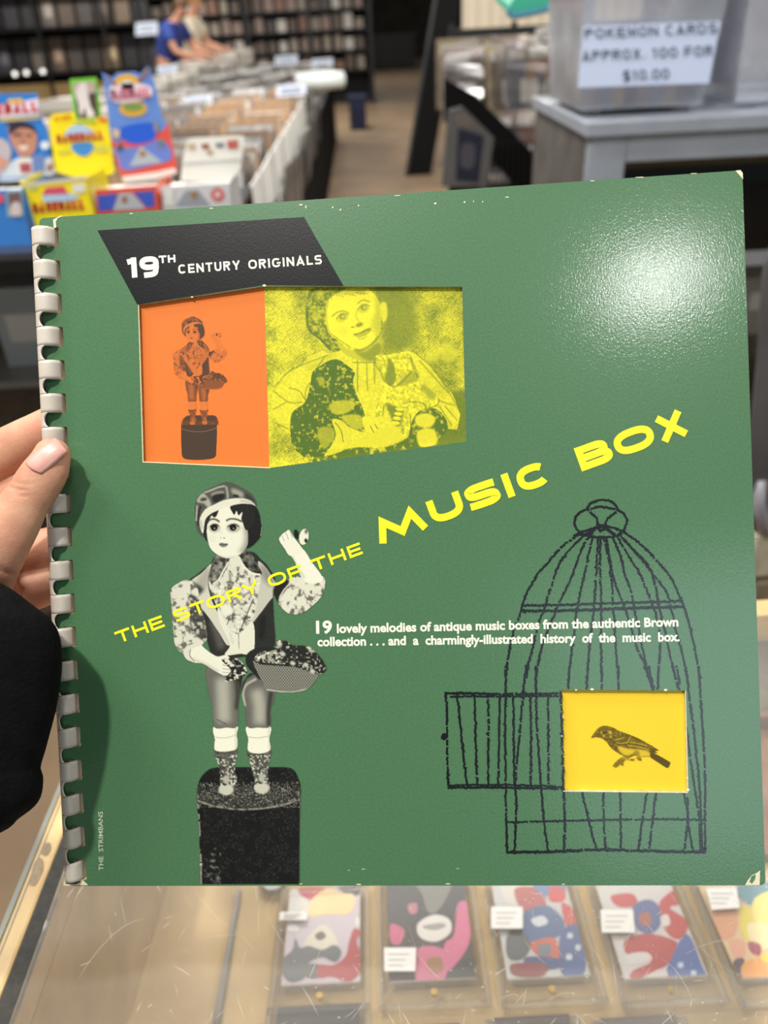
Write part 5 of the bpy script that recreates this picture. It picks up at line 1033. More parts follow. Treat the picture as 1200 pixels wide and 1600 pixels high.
wax('tall blue and red box of baseball packs with crossed bats on its lid', S5([(-5, 985), (470, 950), (500, 1240), (0, 1260)]), S5([(60, 110), (40, 70), (130, 110), (160, 70), (300, 60), (340, 80), (400, 20), (430, 60), (470, 200), (520, 440), (560, 450), (640, 830), (470, 900), (220, 920), (160, 780), (110, 520)]), (222, 92, 66), (104, 142, 214),
    [fa(S5([(10, 1030), (170, 1010), (130, 1140), (20, 1150)]), (66, 92, 190)), fa(S5([(290, 1000), (450, 990), (460, 1110), (390, 1120)]), (66, 92, 190)), fa(S5([(180, 1010), (280, 1005), (390, 1130), (130, 1145)]), (176, 180, 186)), fa(S5([(200, 1040), (245, 1035), (240, 1085), (205, 1085)]), (150, 110, 60), 1)],
    [fa(S5([(70, 90), (100, 100), (170, 170), (150, 180)]), (150, 110, 84), 1), fa(S5([(400, 30), (420, 50), (340, 150), (320, 130)]), (150, 110, 84), 1), fa(S5([(110, 180), (250, 150), (410, 170), (430, 250), (270, 300), (130, 290)]), (236, 222, 232), 1, True), fa(S5(ellp(240, 140, 95, 62)), (226, 176, 66), 0), fa(S5(ellp(245, 165, 52, 40)), (226, 226, 226), 1), fa(S5(ellp(290, 350, 110, 62)), (216, 172, 70), 0), fa(S5(ellp(290, 335, 80, 30)), (120, 150, 84), 1), fw('BASEBALL', *S5([(125, 285)])[0], *S5([(415, 262)])[0], 17, (222, 104, 132), .24, 3),
     fa(S5([(115, 560), (150, 620), (530, 520), (560, 450), (640, 830), (470, 900), (220, 920), (160, 780)]), (226, 88, 72), 0), fa(S5([(190, 500), (440, 460), (460, 580), (330, 625), (230, 600)]), (46, 96, 214), 1, True), fa(S5([(150, 650), (330, 650), (520, 590), (590, 740), (400, 800), (220, 830), (170, 740)]), (110, 132, 206), 1, True), fa(S5([(350, 640), (520, 770), (260, 800)]), (176, 184, 194), 2), fa(S5([(340, 680), (385, 680), (385, 720), (340, 720)]), (170, 120, 70), 3), fa(S5([(180, 620), (215, 640), (190, 690), (160, 670)]), (76, 84, 92), 3), fa(S5([(450, 450), (490, 460), (480, 540), (450, 520)]), (140, 140, 136), 3), fa(S5([(130, 500), (190, 520), (180, 580), (130, 570)]), (206, 184, 160), 3), fa(S5([(490, 580), (540, 590), (530, 650), (480, 640)]), (120, 126, 140), 3), fa(S5([(200, 880), (480, 840), (610, 810), (640, 850), (470, 900), (220, 925)]), (236, 224, 216), 2)], DF + .02)
wax('white box of packs with a round red badge, rightmost of the bright boxes', S5([(510, 960), (1040, 930), (1060, 1230), (520, 1250)]), S5([(710, 600), (740, 580), (1110, 560), (1160, 570), (1130, 820), (1060, 930), (660, 900), (680, 740)]), (206, 206, 208), (232, 230, 222),
    [fa(S5([(700, 990), (800, 985), (890, 1100), (620, 1110)]), (150, 156, 164)), fa(S5([(740, 1000), (790, 1000), (790, 1050), (745, 1050)]), (160, 120, 66), 1), fa(S5(ellp(950, 1020, 55, 55)), (206, 110, 106), 0), fa(S5([(930, 1000), (970, 1000), (970, 1040), (930, 1040)]), (226, 200, 196), 1), fa(S5([(530, 970), (600, 965), (600, 1110), (540, 1110)]), (222, 226, 220), 0)],
    [fa(S5([(715, 625), (780, 620), (780, 670), (715, 670)]), (196, 176, 148)), fa(S5([(820, 625), (880, 620), (890, 665), (830, 665)]), (160, 96, 84)), fa(S5([(930, 620), (1000, 615), (1000, 650), (940, 655)]), (120, 124, 130)), fa(S5([(1020, 600), (1110, 590), (1110, 660), (1030, 665)]), (190, 104, 92)), fa(S5([(860, 680), (920, 675), (910, 710), (870, 710)]), (180, 160, 120)), fa(S5([(670, 770), (1130, 740), (1130, 760), (672, 790)]), (196, 198, 196))], DF + .03)
t = empty('trading_card', at_y(133, 186, 1.62), 'green-framed baseball card in a clear sleeve, standing behind the yellow box', 'trading card')
def gcard(b):
    D = 1.62; q = [(109, 124), (150, 121), (158, 184), (118, 200)]; b.prism(yq(q, D), (0, .003, 0), 0, C((118, 196, 60)))
    flat_art(b, [(114, 130), (147, 127), (154, 182), (121, 186)], D, (74, 62, 60), 1); flat_art(b, [(114, 130), (147, 127), (149, 145), (116, 148)], D, (186, 160, 156), 2)
    flat_art(b, [(124, 132), (134, 130), (138, 150), (141, 165), (148, 180), (136, 182), (133, 168), (126, 182), (122, 160), (118, 148)], D, (216, 206, 206), 3, 0, True)
part('card', [m_print], t, gcard, ink=True)
part('stand', [m_black], t, lambda b: b.box((at_y(133, 200, 1.64)[0], 1.655, ZC + .0445), (.03, .03, .088)))

# ---- comic table along the aisle: black table, white long boxes, comics standing in them
ZT = .80; ta = empty('comic_table', (-.85, 6, 0), 'long black-skirted table of white comic boxes left of the aisle', 'table')
TX0, TX1, TY0, TY1 = -1.36, -.34, 2.35, 11.5
part('table_top', [m_black], ta, lambda b: b.box(((TX0 + TX1) / 2, (TY0 + TY1) / 2, ZT - .015), (TX1 - TX0, TY1 - TY0, .03)))
part('skirt', [m_cloth], ta, lambda b: b.box(((TX0 + TX1) / 2, (TY0 + TY1) / 2, ZT / 2 - .02), (TX1 - TX0 - .06, TY1 - TY0 - .06, ZT - .05)))
random.seed(4); BX = []
m_boards = [mt('comic_tan', (176, 136, 92), rough=.6, noise=60, dark=(120, 104, 92)), mt('comic_grey', (120, 122, 124), rough=.3, noise=50, dark=(84, 84, 88)), mt('comic_pale', (206, 204, 200), rough=.25, noise=50, dark=(150, 146, 142)), mt('comic_brown', (132, 108, 86), rough=.5, noise=40, dark=(96, 84, 74))]
cme = []
for k, m in enumerate(m_boards):
    b = MB(); b.box((0, 0, .13), (.175, .004, .26)); o = b.build('bagged_comic', m); cme.append(o.data); bpy.data.objects.remove(o)
b = MB(); w_, l_, h_ = .20, .40, .21
for c_, s_ in (((0, 0, .002), (w_, l_, .004)), ((-w_ / 2, 0, h_ / 2), (.004, l_, h_)), ((w_ / 2, 0, h_ / 2), (.004, l_, h_)), ((0, -l_ / 2, h_ / 2), (w_, .004, h_)), ((0, l_ / 2, h_ / 2), (w_, .004, h_))): b.box(c_, s_)
bo = b.build('comic_box', m_white); boxme = bo.data; bpy.data.objects.remove(bo)
n_com = 0
def comic_box(x, y, z, rz, label, group, ncom, comgroup, comlabel, pal):
    global n_com
    o = bpy.data.objects.new('comic_box', boxme); COL.objects.link(o); o.location = (x, y, z); o.rotation_euler = (0, 0, rz); tag(o, label, 'comic box', group)
    for k in range(ncom):
        u = -.17 + .34 * (k + .5) / ncom + random.uniform(-.006, .006); c_ = bpy.data.objects.new('bagged_comic', random.choice(pal)); COL.objects.link(c_)
        c_.location = (x - math.sin(rz) * u, y + math.cos(rz) * u, z + .006 + random.uniform(0, .02)); c_.rotation_euler = (-.20 + random.uniform(-.14, .05), 0, rz + random.uniform(-.03, .03))
        tag(c_, comlabel, 'comic', comgroup); n_com += 1
ylist = [2.58, 3.02, 3.46, 3.90, 4.34, 4.78, 5.22]
for j, y in enumerate(ylist):
    for i, x in enumerate((-.46, -.70, -.94, -1.18)):
        if j < 3 and i > 2: continue
        nc = (12 if i < 2 else 7) if j < 5 else 5
        comic_box(x, y, ZT, random.uniform(-.02, .02), 'open white box of bagged comics on the aisle table', 'white comic boxes on the aisle table', nc, 'bagged comics in the aisle table boxes', 'bagged comic standing in a white box on the aisle table', [cme[0], cme[0], cme[1], cme[2], cme[3], cme[0]] if i < 2 else [cme[1], cme[2], cme[3]])
sh = MB(); sh.box((0, 0, .11), (.21, .40, .22)); so_ = sh.build('lidded_box', mt('grubby_card', (150, 146, 140), rough=.7, noise=9, dark=(88, 82, 78))); lid_me = so_.data; bpy.data.objects.remove(so_)
for j in range(8):
    for i, x in enumerate((-.48, -.72, -.96, -1.2)):
        o = bpy.data.objects.new('storage_box', lid_me); COL.objects.link(o); o.location = (x + random.uniform(-.01, .01), 5.72 + .50 * j, ZT); o.rotation_euler = (0, 0, random.uniform(-.06, .06)); o.scale = (1, 1, random.uniform(.7, 1.15)); tag(o, 'closed white storage box farther along the aisle table', 'box', 'closed boxes along the aisle table')
def sign(px0, py0, px1, py1, y, label, foot=None):
    q = yq([(px0, py0), (px1, py0 - (px1 - px0) * .08), (px1, py1 - (px1 - px0) * .08), (px0, py1)], y); o = empty('price_sign', np.mean(q, 0), label, 'sign')
    b = MB(True); b.prism(q, (0, .004, 0), 0, C((214, 222, 236)))
    h = py1 - py0
    for r in range(2):
        yy_ = py0 + h * (.3 + .3 * r); b.poly([at_y(x, yy_ + v - (x - px0) * .08, y - .002) for x, v in ((px0 + (px1 - px0) * .15, 0), (px0 + (px1 - px0) * .85, 0), (px0 + (px1 - px0) * .85, h * .10), (px0 + (px1 - px0) * .15, h * .10))], 0, C((120, 128, 160)))
    b.build('card', [m_printm], o)
    m_ = np.mean(q, 0); zl = foot if foot is not None else ZT; part('post', [m_blackmetal], o, lambda b: b.box((m_[0], m_[1] + .012, (m_[2] + zl) / 2), (.008, .008, max(.01, m_[2] - zl)))); return o
sign(432, 134, 478, 152, 4.6, 'white price sign standing among the tan comics'); sign(290, 152, 331, 170, 4.9, 'white price sign in the dark gap between the two tables', 0); sign(487, 93, 520, 105, 7.0, 'small white price sign farther along the aisle table'); sign(430, 88, 465, 103, 7.3, 'pale price sign at the far left of the aisle table'); sign(246, 103, 276, 116, 5.9, 'pale price sign at the near corner of the white magazine table', ZT + .04); sign(212, 36, 246, 56, 8.8, 'white paper notice on the black rack end', ZT + .04)
t = empty('paper_roll', at_y(500, 130, 5.9), 'long rounded white poster bundle lying across the boxes', 'bundle')
def bun(b): p0, p1 = at_y(462, 128, 5.9), at_y(540, 124, 5.9); b.tube([p0, p0 + (p1 - p0) * .04, p0 + (p1 - p0) * .5, p0 + (p1 - p0) * .96, p1], [.02, .05, .06, .05, .02], 14)
part('wrap', [mt('white_poly', (206, 214, 210), rough=.4)], t, bun, smooth=True)
# bagged comics hung on the aisle side of the table
b = MB(True); b.box((0, 0, -.14), (.006, .19, .27), None, 0, C((92, 90, 88))); b.box((.0045, 0, -.15), (.002, .165, .22), None, 0, C((90, 84, 82))); b.box((.0052, .01, -.17), (.002, .10, .12), None, 0, C((120, 116, 112))); hb_ = b.build('hanging_comic', [m_print]); hme = hb_.data; bpy.data.objects.remove(hb_)
for k in range(14):
    o = bpy.data.objects.new('hanging_comic', hme); COL.objects.link(o); o.location = (TX1 + .012, 2.6 + .30 * k, ZT + .13 - .02 * (k % 3)); o.rotation_euler = (random.uniform(-.06, .06), .06, random.uniform(-.1, .1)); tag(o, 'bagged comic hung on the aisle side of the comic table', 'comic', 'comics hung along the table edge')
t = empty('storage_crate', (-.12, 7.4, 0), 'dark blue crate on the floor beside the aisle table', 'crate')
q = at_z(566, 203, 0); t.location = (q[0], q[1], 0); t.matrix_basis = Matrix.Translation(Vector((q[0], q[1], 0)))
part('body', [mt('blue_plastic', (22, 30, 62), rough=.5)], t, lambda b: b.box((q[0] - .05, q[1] + .2, .20), (.24, .4, .40))); part('rim', [mt('blue_plastic', (34, 50, 104))], t, lambda b: b.box((q[0] - .05, q[1] + .2, .41), (.27, .43, .03)))

# ---- the second table, whiter, with its own black skirt
tb = empty('magazine_table', (-1.95, 9, 0), 'farther table with a black skirt, heaped with pale magazines', 'table')
part('table_top', [m_black], tb, lambda b: b.box((-1.90, 9.6, ZT + .025), (.56, 9, .03))); part('skirt', [m_cloth], tb, lambda b: b.box((-1.90, 9.6, ZT / 2), (.52, 8.96, ZT - .02)))
b = MB(True); b.box((0, 0, .075), (.25, .26, .15), None, 0, C((196, 190, 178))); b.box((0, 0, .151), (.21, .22, .003), None, 0, C((128, 118, 110))); b.box((0, -.131, .07), (.21, .003, .08), None, 0, C((150, 140, 128))); b.box((.02, .02, .1525), (.12, .10, .003), None, 0, C((214, 206, 196))); mo = b.build('magazine_stack', [m_printm]); mme = mo.data; bpy.data.objects.remove(mo)
for j in range(14):
    for i in range(2):
        o = bpy.data.objects.new('magazine_stack', mme); COL.objects.link(o); o.location = (-1.76 - .27 * i, 5.4 + .62 * j + random.uniform(-.1, .1), ZT + .04); o.rotation_euler = (0, 0, random.uniform(-.2, .2)); o.scale = (1, 1.4, random.uniform(.7, 1.3)); tag(o, 'pale stack of magazines on the farther black-skirted table', 'magazine stack', 'magazine stacks on the farther table')

# ---- black magazine rack at the far left
ra = empty('magazine_rack', (-3.3, 9.2, 0), 'black magazine rack with a lit tan shelf below, far left', 'rack')
def rbox(b, px0, px1, z0, z1, y, d, col=None, mat=0):
    xa, xb = at_y(px0, 60, y)[0], at_y(px1, 60, y)[0]; b.box(((xa + xb) / 2, y + d / 2, (z0 + z1) / 2), (xb - xa, d, z1 - z0), None, mat, col)
part('back_board', [m_dark], ra, lambda b: rbox(b, -120, 226, 0, 2.3, 9.35, .04))
for z in (.62, 1.06, 1.44, 1.80): part('shelf', [m_blackmetal], ra, lambda b, z=z: rbox(b, -120, 226, z - .02, z, 8.95, .40))
for px in (-118, 62, 164, 223): part('upright', [m_blackmetal], ra, lambda b, px=px: rbox(b, px - 2, px + 3, 0, 2.3, 8.93, .03))
part('lit_panel', [mt('tan_panel_lit', (206, 176, 120), rough=.6)], ra, lambda b: rbox(b, -118, 222, .66, .96, 9.1, .02)); part('base', [m_black], ra, lambda b: rbox(b, -120, 226, 0, .60, 9.0, .34))
cols = ((44, 42, 44), (78, 64, 52), (104, 88, 68), (38, 36, 36), (60, 52, 46), (30, 29, 30), (84, 78, 70), (50, 40, 34))
for r, z in enumerate((1.06, 1.44, 1.80)):
    for k in range(9):
        px = -20 + 29 * k; c_ = cols[(k * 3 + r * 5) % 8]; xa, xb = at_y(px, 40, 9.1)[0], at_y(px + 24, 40, 9.1)[0]
        t = empty('magazine', ((xa + xb) / 2, 9.1, z), 'dark-covered magazine leaning on the black rack shelves', 'magazine', 'magazines on the black rack')
        def mg(b):
            M = Matrix.Rotation(-.2, 3, 'X'); b.box(((xa + xb) / 2, 9.1, z + .15), (xb - xa, .01, .29), M, 0, C(c_)); b.box(((xa + xb) / 2 + .01, 9.092, z + .14 - .02 * (k % 3)), ((xb - xa) * .5, .006, .12), M, 0, C([min(255, v * 1.5 + 20) for v in c_]))
        part('cover', [m_print], t, mg, ink=True)
for k, px in enumerate((22, 40, 66)):
    t = empty('spot_lamp', at_y(px, 116, 8.9), 'small bright lamp clipped to the black rack above the tan panel', 'lamp', 'small lamps on the black rack')
    me_ = bpy.data.materials.get('lamp_glow') or bpy.data.materials.new('lamp_glow'); me_.use_nodes = True; bs = me_.node_tree.nodes['Principled BSDF']; bs.inputs['Emission Color'].default_value = (1, .95, .85, 1); bs.inputs['Emission Strength'].default_value = 1.3
    p = at_y(px, 116 - k * 2, 8.9); part('bulb', [me_], t, lambda b: b.tube([p, p + (0, .02, .0), p + (0, .05, 0)], [.014, .022, .014], 12)); part('holder', [m_blackmetal], t, lambda b: b.tube([p + (0, .05, 0), p + (0, .1, .02)], .02, 8))

# ---- tall shelving along the back
sb_ = empty('wall_shelving', (-1.6, 16, 0), 'tall black shelving packed with small goods across the back', 'shelving')
SX0, SX1, SY = -5.2, .2, 16.0
part('back_board', [m_dark], sb_, lambda b: b.box(((SX0 + SX1) / 2, SY + .45, 1.2), (SX1 - SX0, .04, 2.4)))
for z in (.55, .86, 1.17, 1.48, 1.79): part('shelf', [m_blackmetal], sb_, lambda b, z=z: b.box(((SX0 + SX1) / 2, SY + .22, z), (SX1 - SX0, .44, .035)))
for k in range(6): part('upright', [m_blackmetal], sb_, lambda b, k=k: b.box((SX0 + (SX1 - SX0) * k / 5, SY + .2, 1.2), (.07, .44, 2.4)))
gm = []
for k, c_ in enumerate(((150, 138, 122), (96, 84, 74), (128, 96, 78), (196, 190, 180), (70, 66, 64), (140, 120, 110))):
    b = MB(); b.box((0, 0, .1), (.14, .2, .2)); o = b.build('boxed_toy', mt('goods_%d' % k, c_, rough=.5, noise=8)); gm.append(o.data); bpy.data.objects.remove(o)
for z in (.57, .88, 1.19, 1.50):
    for k in range(27):
        o = bpy.data.objects.new('boxed_item', random.choice(gm)); COL.objects.link(o); o.location = (SX0 + .14 + .195 * k, SY + .12 + random.uniform(0, .05), z); o.scale = (random.uniform(.8, 1.25), 1, random.uniform(.7, 1.15)); tag(o, 'small boxed item on the black shelving across the back', 'boxed item', 'boxed goods on the back shelving')
t = empty('aisle_cabinet', (.1, 14.5, 0), 'black cabinet closing off the far end of the aisle', 'cabinet')
q0, q1 = at_z(562, 112, 0), at_z(650, 108, 0); yc = q0[1]
part('body', [m_black], t, lambda b: b.box(((q0[0] + q1[0]) / 2, yc + .25, .40), (q1[0] - q0[0], .5, .80))); part('worktop', [mt('dark_top', (60, 54, 50), rough=.4)], t, lambda b: b.box(((q0[0] + q1[0]) / 2, yc + .25, .82), (q1[0] - q0[0] + .1, .56, .04)))
for k in range(3): part('door', [mt('black_door', (26, 25, 25), rough=.35)], t, lambda b, k=k: b.box((q0[0] + (q1[0] - q0[0]) * (k + .5) / 3, yc - .01, .42), ((q1[0] - q0[0]) / 3 - .03, .02, .68)))

# ---- two shoppers
def body(name, joints, edges, mat, label, y, px, feet_z=0.0):
    me = bpy.data.meshes.new(name); me.from_pydata([j[:3] for j in joints], edges, []); o = bpy.data.objects.new(name, me); COL.objects.link(o)
    md = o.modifiers.new('skin', 'SKIN'); o.modifiers.new('sub', 'SUBSURF').levels = 2; o.modifiers['sub'].render_levels = 2
    for v, j in zip(me.skin_vertices[0].data, joints): v.radius = (j[3], j[4] if len(j) > 4 else j[3])
    me.skin_vertices[0].data[0].use_root = True
    dg = bpy.context.evaluated_depsgraph_get(); nm = bpy.data.meshes.new_from_object(o.evaluated_get(dg)); bpy.data.objects.remove(o)
    for p_ in nm.polygons: p_.use_smooth = True
    nm.materials.clear(); nm.materials.append(mat); r = bpy.data.objects.new(name, nm); COL.objects.link(r); return r
def shopper(px, y, lean, turn, shirt, trousers, hair, label):
    x = at_y(px, 60, y)[0]
    def L(s_, f, u): return (s_, f, u)                     # side, forward (-> +X after turn), up
    s_, c_ = math.sin(lean), math.cos(lean)
    def T_(side, fw, up):                                  # torso point leaning forward from the hip at .93
        return (fw * c_ + (up - .93) * s_, side, .93 + (up - .93) * c_ - fw * s_)
    J = [(0, 0, .95, .13, .16), (*T_(0, 0, 1.12), .12, .15), (*T_(0, 0, 1.32), .12, .17), (*T_(0, .01, 1.47), .07, .08), (*T_(0, .03, 1.55), .055), (*T_(0, .05, 1.64), .088, .078), (*T_(0, .05, 1.73), .075, .07)]
    E = [(0, 1), (1, 2), (2, 3), (3, 4), (4, 5), (5, 6)]
    for sg in (-1, 1):
        n = len(J); J += [(0, .09 * sg, .88, .10), (.02, .10 * sg, .50, .065), (-.01, .10 * sg, .09, .045), (.13, .11 * sg, .045, .04, .03)]; E += [(0, n), (n, n + 1), (n + 1, n + 2), (n + 2, n + 3)]
        n = len(J); sh_ = T_(.19 * sg, .0, 1.42); el = (sh_[0] + .10, .23 * sg, sh_[2] - .26); wr = (el[0] + .22, .17 * sg, el[2] - .06); J += [(*sh_, .062), (*el, .045), (*wr, .032), (wr[0] + .09, wr[1] - .02 * sg, wr[2] - .02, .036, .018)]; E += [(2, n), (n, n + 1), (n + 1, n + 2), (n + 2, n + 3)]
        m_ = len(J)
        for f in range(4): J += [(wr[0] + .13, wr[1] - .02 * sg + (f - 1.5) * .02, wr[2] - .03, .010), (wr[0] + .165 - abs(f - 1.4) * .008, wr[1] - .02 * sg + (f - 1.5) * .022, wr[2] - .05, .008)]; E += [(n + 3, m_ + 2 * f), (m_ + 2 * f, m_ + 2 * f + 1)]
    o = body('person', J, E, m_skin, label, y, px); o.location = (x, y, 0); o.rotation_euler = (0, 0, turn); tag(o, label, 'person', None)
    JS = [(*T_(0, 0, .90), .15, .19), (*T_(0, 0, 1.12), .145, .18), (*T_(0, 0, 1.32), .145, .20), (*T_(0, .0, 1.46), .08, .10)]; ES = [(0, 1), (1, 2), (2, 3)]
    for sg in (-1, 1): n = len(JS); sh_ = T_(.19 * sg, 0, 1.42); JS += [(*sh_, .082), (sh_[0] + .07, .22 * sg, sh_[2] - .17, .07)]; ES += [(2, n), (n, n + 1)]
    s1 = body('shirt', JS, ES, shirt, None, y, px); s1.parent = o
    JT = [(0, 0, .94, .155, .185)]; ET = []
    for sg in (-1, 1): n = len(JT); JT += [(0, .095 * sg, .84, .12), (.02, .10 * sg, .50, .09), (0, .10 * sg, .10, .07)]; ET += [(0, n), (n, n + 1), (n + 1, n + 2)]
    s2 = body('trousers', JT, ET, trousers, None, y, px); s2.parent = o
    c0_ = np.array(T_(0, .035, 1.70)); b = MB(); rings = []
    for a_ in np.linspace(-.35, 1.55, 8): rings.append([(c0_[0] - .015 + .098 * math.cos(a_) * math.cos(q), c0_[1] + .086 * math.cos(a_) * math.sin(q), c0_[2] + .10 * math.sin(a_) - .03 * (math.cos(q) < -.2)) for q in np.linspace(0, 2 * math.pi, 17)[:-1]])
    b.loft(rings); h_ = b.build('hair', hair, None, True); h_.parent = o
    fb_ = MB(); f0 = np.array(T_(0, .128, 1.63)); fb_.tube([f0 + (0, 0, .03), f0 + (.022, 0, -.01), f0 + (.0, 0, -.018)], [.008, .013, .008], 8); nz = fb_.build('nose', m_skin, None, True); nz.parent = o
    return o
shopper(252, 11.6, .45, -.35, mt('blue_shirt', (48, 68, 140), rough=.9), mt('dark_jeans', (32, 34, 42), rough=.9), mt('brown_hair', (92, 64, 40), rough=.6), 'person in a blue T-shirt stooping over the farther table')
shopper(290, 12.6, .25, -.2, mt('cream_shirt', (206, 196, 170), rough=.9), mt('grey_trousers', (70, 66, 62), rough=.9), mt('fair_hair', (168, 124, 74), rough=.6), 'person in a cream shirt standing beyond the blue-shirted shopper')

# ---- right of the aisle
t = empty('folded_panel', at_z(650, 271, 0), 'tall black folded panel leaning beside the aisle', 'panel')
p0 = at_z(654, 274, 0); p1 = at_y(706, -30, p0[1] + .25)
def lean_panel(b):
    d = p1 - p0; s1 = np.array([.13, 0, 0]); b.prism([p0 - s1, p0 + s1, p1 + s1, p1 - s1], (.0, .09, .0))
bevel(part('board', [mt('matt_black_panel', (9, 9, 10), rough=.8, spec=.2)], t, lean_panel), .01)
part('edge_trim', [mt('dark_grey_trim', (34, 36, 39), rough=.5)], t, lambda b: b.prism([p0 + (-.145, -.012, 0), p0 + (-.115, -.012, 0), p1 + (-.115, -.012, 0), p1 + (-.145, -.012, 0)], (0, .012, 0)))
rk = empty('comic_rack', (.75, 3.6, 0), 'black wire rack of hanging bagged comics right of the aisle', 'rack')
RY = 3.9
def rr(px0, px1, z0, z1, y, d): xa, xb = at_y(px0, 140, y)[0], at_y(px1, 140, y)[0]; return ((xa + xb) / 2, y + d / 2, (z0 + z1) / 2), (xb - xa, d, z1 - z0)
part('back_board', [mt('grey_brown_board', (52, 46, 41), rough=.9)], rk, lambda b: b.box(*rr(704, 1000, .02, 1.36, RY + .10, .03)))
part('base_shelf', [m_black], rk, lambda b: b.box(*rr(704, 1000, .0, .50, RY - .35, .44)))
for z in (1.345, 1.10, .80): part('rail', [m_blackmetal], rk, lambda b, z=z: b.box(*rr(704, 1000, z - .012, z + .012, RY + .06, .03)))
for px in (706, 800, 905): part('upright', [m_blackmetal], rk, lambda b, px=px: b.box(*rr(px - 4, px + 4, 0, 1.38, RY + .05, .03)))
def slope(b):
    b.prism(yq([(694, 122), (742, 148), (800, 205), (862, 268), (862, 312), (826, 318), (770, 250), (694, 190)], 3.62), (0, .03, 0))
part('sloped_rail', [mt('matt_black_panel', (9, 9, 10))], rk, slope)
part('wire_bars', [m_blackmetal], rk, lambda b: [b.box(*rr(740 + 9 * k - 1.2, 740 + 9 * k + 1.2, .45, .95, RY - .30, .012)) for k in range(14)])
hc = []
for k, (c1_, c2_, c3_) in enumerate((((150, 132, 100), (96, 78, 58), (210, 206, 200)), ((128, 112, 104), (82, 66, 68), (196, 190, 188)), ((96, 90, 96), (54, 52, 66), (180, 172, 164)), ((168, 158, 146), (120, 84, 74), (216, 212, 206)), ((104, 90, 72), (140, 90, 54), (188, 182, 172)))):
    b = MB(True); b.box((0, 0, -.135), (.175, .006, .27), None, 0, C(c1_)); b.box((0, -.0045, -.15), (.14, .002, .18), None, 0, C(c2_)); b.box((.02, -.0055, -.18), (.08, .002, .09), None, 0, C(c3_)); b.box((-.02, -.0055, -.04), (.10, .002, .035), None, 0, C(c3_)); b.loft([[(-.092, -.006, -.28), (.092, -.006, -.28), (.092, -.0065, -.279), (-.092, -.0065, -.279)]] + [[(-.092, -.009 - .005 * (q % 2), -.28 + .04 * q), (.092, -.009 - .006 * ((q + 1) % 2), -.28 + .04 * q), (.092, -.0095 - .006 * ((q + 1) % 2), -.28 + .04 * q), (-.092, -.0095 - .005 * (q % 2), -.28 + .04 * q)] for q in range(1, 8)], 1); o = b.build('hanging_comic', [m_printg, m_bag]); hc.append(o.data); bpy.data.objects.remove(o)
for r, (z, dy) in enumerate(((1.33, -.02), (1.08, -.10), (.86, -.16))):
    for k in range(9):
        px = 712 + 31 * k
        if r and px < 770: continue
        x = at_y(px, 120, RY)[0]
        for s_ in range(2):
            o = bpy.data.objects.new('hanging_comic', hc[(k * 2 + r + s_) % 5]); COL.objects.link(o); o.location = (x + .02 * s_, RY + dy - .05 * s_, z - .03 * s_); o.rotation_euler = (random.uniform(-.30, .10), random.uniform(-.05, .05), random.uniform(-.45, .45)); tag(o, 'bagged comic hanging on the black wire rack', 'comic', 'comics hung on the wire rack')
t = empty('comic_poster', at_y(735, 285, 3.2), 'large bagged comic poster tilted at the foot of the wire rack', 'poster')
def post(b):
    D = 3.2; b.prism(yq([(700, 172), (722, 166), (772, 215), (760, 290), (690, 292)], D), (0, .01, 0), 0, C((96, 94, 94))); flat_art(b, [(716, 200), (756, 212), (748, 285), (712, 282)], D, (40, 42, 58), 1); flat_art(b, [(708, 180), (726, 176), (742, 196), (716, 198)], D, (112, 102, 96), 1); flat_art(b, [(722, 226), (742, 228), (738, 262), (720, 258)], D, (78, 76, 84), 2, 0, True)
part('print', [m_print], t, post, ink=True)
part('stand', [m_black], t, lambda b: b.box((at_y(730, 290, 3.3)[0], 3.30, .30), (.2, .12, .60)))
tm = MB(); 
xa = at_y(725, 20, 6.2)[0]; xb = at_y(1000, 20, 6.2)[0]; tm.box(((xa + xb) / 2, 6.25, 1.75), (xb - xa, .06, .95)); [tm.box((xa + (xb - xa) * k / 14, 6.21, 1.75), (.02, .03, .95)) for k in range(15)]
tag(tm.build('trim_1', mt('beige_slats', (196, 184, 162), rough=.7)), kind='structure')
tt = empty('paper_tag', at_y(853, 58, 3.5), 'pale square tag clipped above the hanging comics', 'tag')
part('tag_card', [m_white], tt, lambda b: b.prism(yq([(838, 44), (868, 40), (868, 72), (837, 74)], 3.5), (0, .004, 0)))
part('tag_wire', [m_blackmetal], tt, lambda b: b.box((at_y(853, 58, 3.51)[0], 3.73, 1.33), (.006, .44, .006)))
part('tag_print', [mt('grey_ink', (120, 118, 116), rough=.7)], tt, lambda b: b.tube([at_y(853 + 9 * math.cos(a), 58 + 8 * math.sin(a), 3.497) for a in np.linspace(.4, 5.6, 14)], .004, 6))

# ---- grey metal cabinet with clear bins
gc = empty('metal_cabinet', (1.2, 1.9, 0), 'grey metal glass-fronted cabinet at the right, bins on top', 'cabinet')
GY = 1.66; pA = at_y(925, 190, GY); GX0 = pA[0]; ZG2 = pA[2]; GX1 = GX0 + 1.05; GD = .55
ang = math.radians(1)
def gbox(b, x0, x1, y0, y1, z0, z1): b.box(((x0 + x1) / 2, (y0 + y1) / 2, (z0 + z1) / 2), (x1 - x0, y1 - y0, z1 - z0))
bevel(part('top_panel', [m_grey], gc, lambda b: gbox(b, GX0 - .012, GX1 + .012, GY - .012, GY + GD, ZG2 - .028, ZG2)), .004)
def gframe(b):
    gbox(b, GX0, GX0 + .075, GY, GY + .03, .04, ZG2 - .028); gbox(b, GX1 - .075, GX1, GY, GY + .03, .04, ZG2 - .028); gbox(b, GX0 + .075, GX1 - .075, GY, GY + .03, ZG2 - .078, ZG2 - .028); gbox(b, GX0 + .075, GX1 - .075, GY, GY + .03, .04, .30)
bevel(part('front_frame', [m_grey], gc, gframe), .003)
